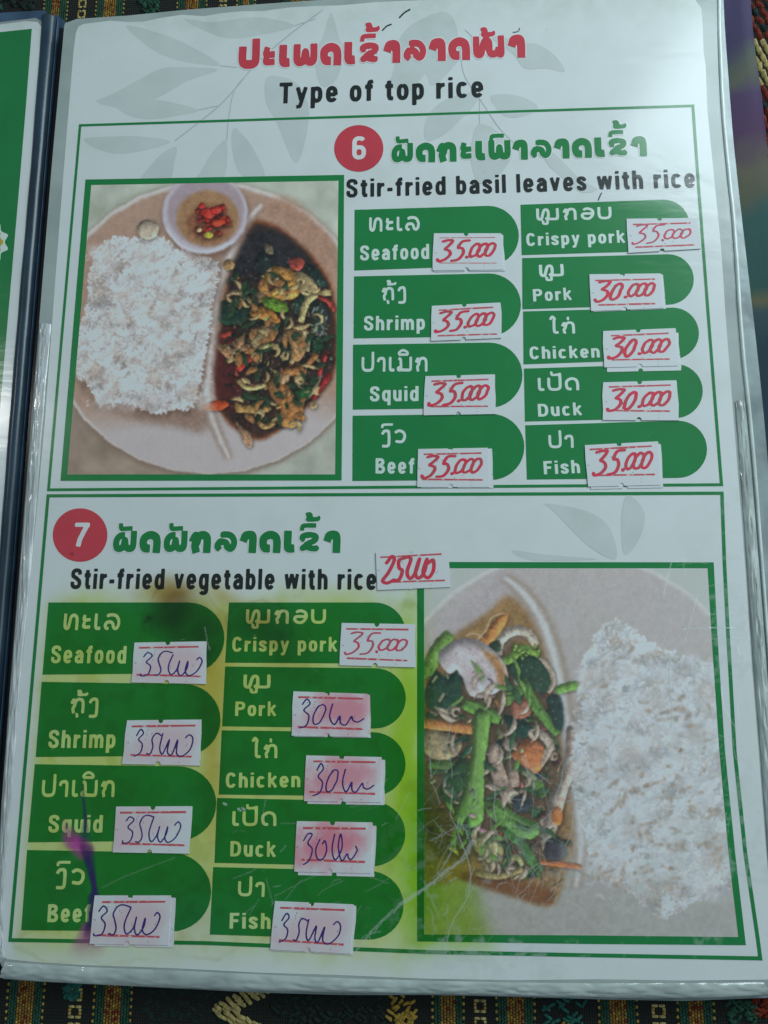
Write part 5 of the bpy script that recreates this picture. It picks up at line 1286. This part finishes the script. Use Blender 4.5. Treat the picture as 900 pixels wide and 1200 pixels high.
def money(style, rg):
    """pen strokes in a box 1.55 wide and 1 high"""
    j = lambda P_, s=.007: [(p[0] + rg.normal(0, s) + (.13 * (p[1] - .5) if 'blue' not in style else .06 * (p[1] - .5)), p[1] + rg.normal(0, s)) for p in P_]
    out = []
    if style in ('35', '30'):
        w = .092
        out.append((j(three(.0)), w))
        if style == '35': out.append((j(five(.34)), w))
        else: out.append((j(ellp(.50, .46, .115, .32)), w))
        out.append(([(.725, .24), (.722, .225)], w * 1.15))
        for i, x in enumerate((.95, 1.17, 1.39)): out.append((j(ellp(x - .01 * i, .50 + .01 * i, .115, .25, 1.2 + .3 * i, 1.12)), w * .92))
    elif style == '35thin':
        w = .058
        out.append((j(three(.0)), w)); out.append((j(five(.34)), w)); out.append(([(.72, .22), (.73, .18)], w * 1.2))
        for x in (.92, 1.14, 1.36): out.append((j(ellp(x, .46, .12, .2, 1.2)), w))
    elif style == 'blue35':
        w = .036
        out.append((j([(.02, .72), (.10, .86), (.22, .74), (.10, .56), (.22, .40), (.18, .14), (.02, .08), (-.02, .16)]), w))
        out.append((j([(.34, .14), (.44, .12), (.49, .28), (.42, .52), (.38, .66), (.44, .84), (.56, .90), (.74, .84)]), w))
        q = [(.74, .80), (.66, .40), (.74, .14), (.88, .30), (.92, .58), (.90, .28), (1.0, .12), (1.12, .34), (1.13, .56), (1.10, .26), (1.20, .12), (1.38, .26), (1.48, .56), (1.40, .70), (1.34, .62)]
        out.append((j(q), w))
    elif style == 'blue30':
        w = .036
        out.append((j([(.02, .74), (.12, .90), (.20, .76), (.08, .58), (.20, .42), (.16, .14), (.0, .06)]), w))
        out.append((j(ellp(.44, .46, .12, .30, 2.2, 1.1)), w))
        out.append((j([(.74, .78), (.70, .40), (.82, .16), (.94, .44), (.96, .22), (1.08, .18), (1.2, .42), (1.24, .30), (1.36, .26), (1.5, .36)]), w))
    elif style == 'blue30b':
        w = .036
        out.append((j([(-.02, .66), (.08, .84), (.20, .82), (.10, .60), (.21, .46), (.18, .20), (.04, .06)]), w))
        out.append((j([(.40, .72), (.34, .46), (.38, .22), (.52, .20), (.60, .44), (.54, .66), (.48, .60)]), w))
        out.append((j([(.76, .84), (.74, .46), (.84, .20), (.98, .50), (.92, .86), (.90, .50), (1.02, .18), (1.14, .36), (1.18, .26), (1.28, .22), (1.38, .44), (1.34, .56)]), w))
    elif style == 'blue35b':
        w = .036
        out.append((j([(.0, .70), (.08, .90), (.16, .78), (.06, .60), (.18, .46), (.16, .20), (.02, .10)]), w))
        out.append((j([(.34, .20), (.42, .18), (.46, .40), (.42, .62), (.50, .78), (.64, .72)]), w))
        out.append((j([(.66, .76), (.64, .36), (.74, .18), (.86, .60), (.86, .26), (.98, .16), (1.08, .58), (1.08, .22), (1.22, .12), (1.42, .34), (1.46, .62), (1.36, .74), (1.28, .66)]), w))
    elif style == 'red25':
        w = .10
        out.append((j([(.08, .70), (.20, .92), (.30, .78), (.16, .40), (.02, .12), (.16, .04), (.32, .14)]), w))
        out.append((j([(.58, .86), (.42, .78), (.44, .52), (.54, .44), (.48, .16), (.36, .12)]), w))
        out.append((j([(.56, .86), (.74, .80), (.66, .40), (.76, .16), (.90, .36), (.96, .80), (.90, .36), (1.0, .16), (1.14, .36), (1.18, .78), (1.12, .34), (1.26, .16), (1.38, .40), (1.34, .74), (1.22, .66)]), w))
    return out
_sk = 0
def sticker(q, style, label, paper=SP0, box=(.10, .90, .20, .76), under=None, rules=(.13, .86), pen=None, tilt=0.0, nb=True, rw=.058):
    global _sk; _sk += 1; rg = np.random.default_rng(100 + _sk)
    zb = .10 * MM; zt = .30 * MM
    Q = [np.array(W(*p)) for p in q]                     # TL TR BR BL
    cen = sum(Q) / 4
    t = thing('price_sticker', label, 'sticker', (cen[0], cen[1], .05 * MM), group='handwritten price stickers on the menu page')
    def B(u, v): return (Q[0] * (1 - u) + Q[1] * u) * (1 - v) + (Q[3] * (1 - u) + Q[2] * u) * v    # v down
    def outline(du=0.0, dv=0.0):
        P_ = []
        def notch(c, v, d, rev):
            rr = .034; pts = []
            for a in np.linspace(0, math.pi, 7): pts.append((c - rr * math.cos(a), v + d * .078 * math.sin(a)))
            return pts[::-1] if rev else pts
        P_.append((0.006, 0)); P_ += notch(.47 + rg.normal(0, .01), 0, 1, False); P_ += [(.994, 0.0), (1, .03)]
        P_ += [(1 + rg.normal(0, .004), v) for v in (.3, .6, .9)]; P_.append((1, 1))
        P_ += notch(.47 + rg.normal(0, .01), 1, -1 if nb else 0.15, True); P_ += [(0, 1)]
        P_ += [(rg.normal(0, .003), v) for v in (.7, .35)]
        return [B(u + du, v + dv) for u, v in P_]
    if under: slab('lower_label', outline(*under), .08 * MM, .15 * MM, paper, t)
    slab('label_paper', outline(), .16 * MM, zt, paper, t)
    for i, v in enumerate(rules):
        v1 = v + rg.normal(0, .006); u0 = rg.uniform(.06, .11); u1 = rg.uniform(.88, .94)
        Lq, Rq, f = ribbon([B(u0 + (u1 - u0) * s, v1 + (.02 if i else -.01) * s) for s in np.linspace(0, 1, 8)], [rw * .5 * np.linalg.norm(Q[0] - Q[3]) * 1.6 * rg.uniform(.8, 1.1) for _ in range(8)])
        rawmesh('printed_rule', [(p[0], p[1], zt + .02 * MM) for p in Lq + Rq], f, RULE, t)
    st = [(smooth_pts(P_, False, 4), w, False) for P_, w in money(style, rg)]
    v, f = strokes_mesh(st, .022)
    bx0, bx1, by0, by1 = box
    vv = []
    for x, y in v:
        u = bx0 + (x + .02) / 1.54 * (bx1 - bx0); yy = by1 - (y - .08) / .8 * (by1 - by0) - tilt * (u - .5)
        p = B(u, yy); vv.append((p[0], p[1], zt + .04 * MM))
    rawmesh('handwriting', vv, f, pen or (BLUEPEN if 'blue' in style else REDPEN), t)
    return t
sticker([(508, 274), (587.5, 274), (590, 316.5), (507, 317.5)], '35', 'red 35.000 price sticker on the Seafood panel of dish 6, rules nearly worn away', under=(.025, .03), rw=.026, rules=(.13, .80))
sticker([(505.5, 359), (586.5, 355), (588, 396.5), (505, 400)], '35', 'red 35.000 price sticker on the Shrimp panel of dish 6')
sticker([(498, 441.3), (580, 439), (581, 485.5), (496.5, 487)], '35', 'red 35.000 price sticker on the Squid panel of dish 6', rules=(.14, .78))
sticker([(489.5, 526.5), (572, 525), (573.5, 571), (489, 571)], '35', 'red 35.000 price sticker on the Beef panel of dish 6, doubled label', under=(.055, .02), rules=(.14, .80))
sticker([(733.5, 257), (816.5, 256), (821, 292), (736, 297)], '35thin', 'thin-lettered red 35.000 price sticker on upper Crispy pork panel, overlapping the border line', pen=PALEPEN, rules=(.17, .86))
sticker([(690, 322), (774, 321), (777.5, 361.5), (692.5, 365)], '30', 'red 30.000 price sticker on the Pork panel of dish 6', under=(.03, .02), rules=(.17, .84))
sticker([(706, 388.5), (791.5, 385), (794.5, 429), (708, 431)], '30', 'red 30.000 price sticker on the Chicken panel of dish 6', under=(.035, .12), rules=(.15, .80))
sticker([(706, 448.5), (792.5, 446), (795.5, 493), (706, 492.5)], '30', 'red 30.000 price sticker on the Duck panel of dish 6', rules=(.13, .76))
sticker([(684.5, 522), (771, 517.5), (774, 568.5), (689, 570.5)], '35', 'tilted red 35.000 price sticker on the Fish panel of dish 6', under=(.035, .06), rules=(.12, .74), box=(.12, .9, .16, .74))
sticker([(440, 647.5), (525, 643.5), (528, 688), (442.5, 691.5)], 'red25', 'red 25000 price sticker after the words vegetable with rice', box=(.08, .86, .16, .80), rules=(.13, .80), nb=False)
sticker([(157.5, 753), (242.5, 751.5), (242, 801.5), (154.5, 799.5)], 'blue35', 'blue ink 35000 price sticker on the Seafood panel of dish 7', SPF, rules=(.13, .82), box=(.12, .96, .24, .84))
sticker([(149, 844), (236.5, 843), (235, 897), (143.5, 895)], 'blue35b', 'blue ink 35000 price sticker on the Shrimp panel of dish 7', SPF, rules=(.14, .80), box=(.14, .92, .22, .84))
sticker([(136, 945), (226, 944.5), (222.5, 1000), (132.5, 998.5)], 'blue35', 'blue ink 35000 price sticker on the Squid panel of dish 7', SPL, rules=(.13, .80), box=(.13, .88, .20, .80))
sticker([(111, 1049), (201, 1049), (198, 1107), (105.5, 1105.5)], 'blue35', 'blue ink 35000 price sticker on the Beef panel of dish 7, beside the purple run', SPF, under=(.06, .05), rules=(.14, .82), box=(.05, .90, .20, .84))
sticker([(400, 730), (487, 731.5), (487, 782), (398, 779.5)], '35thin', 'red 35.000 price sticker on the Crispy pork panel of dish 7', pen=PALEPEN, rules=(.14, .83), box=(.10, .90, .22, .74))
sticker([(343.5, 810), (431, 813), (432, 863.5), (342, 862)], 'blue30', 'pink stained 30000 price sticker on the Pork panel of dish 7', SPP, under=(.03, .02), rules=(.13, .80), box=(.10, .96, .18, .80))
sticker([(358.5, 885), (447.5, 887), (446.5, 940), (356.5, 938.5)], 'blue30', 'pink stained 30000 price sticker on the Chicken panel of dish 7', SPC, under=(.045, .06), rules=(.13, .80), box=(.12, .92, .20, .86))
sticker([(347.5, 962), (437, 963.5), (434.5, 1023), (345, 1021)], 'blue30b', 'pink stained 30000 price sticker on the Duck panel of dish 7, hooked last stroke', SPB, under=(.05, .07), rules=(.14, .76), box=(.10, .88, .22, .84))
sticker([(322, 1055.5), (415, 1059.5), (411, 1117), (317, 1112)], 'blue35b', 'mould specked blue ink 35000 price sticker on the Fish panel of dish 7', SPF, under=(.03, .03), rules=(.14, .80), box=(.10, .88, .26, .86))
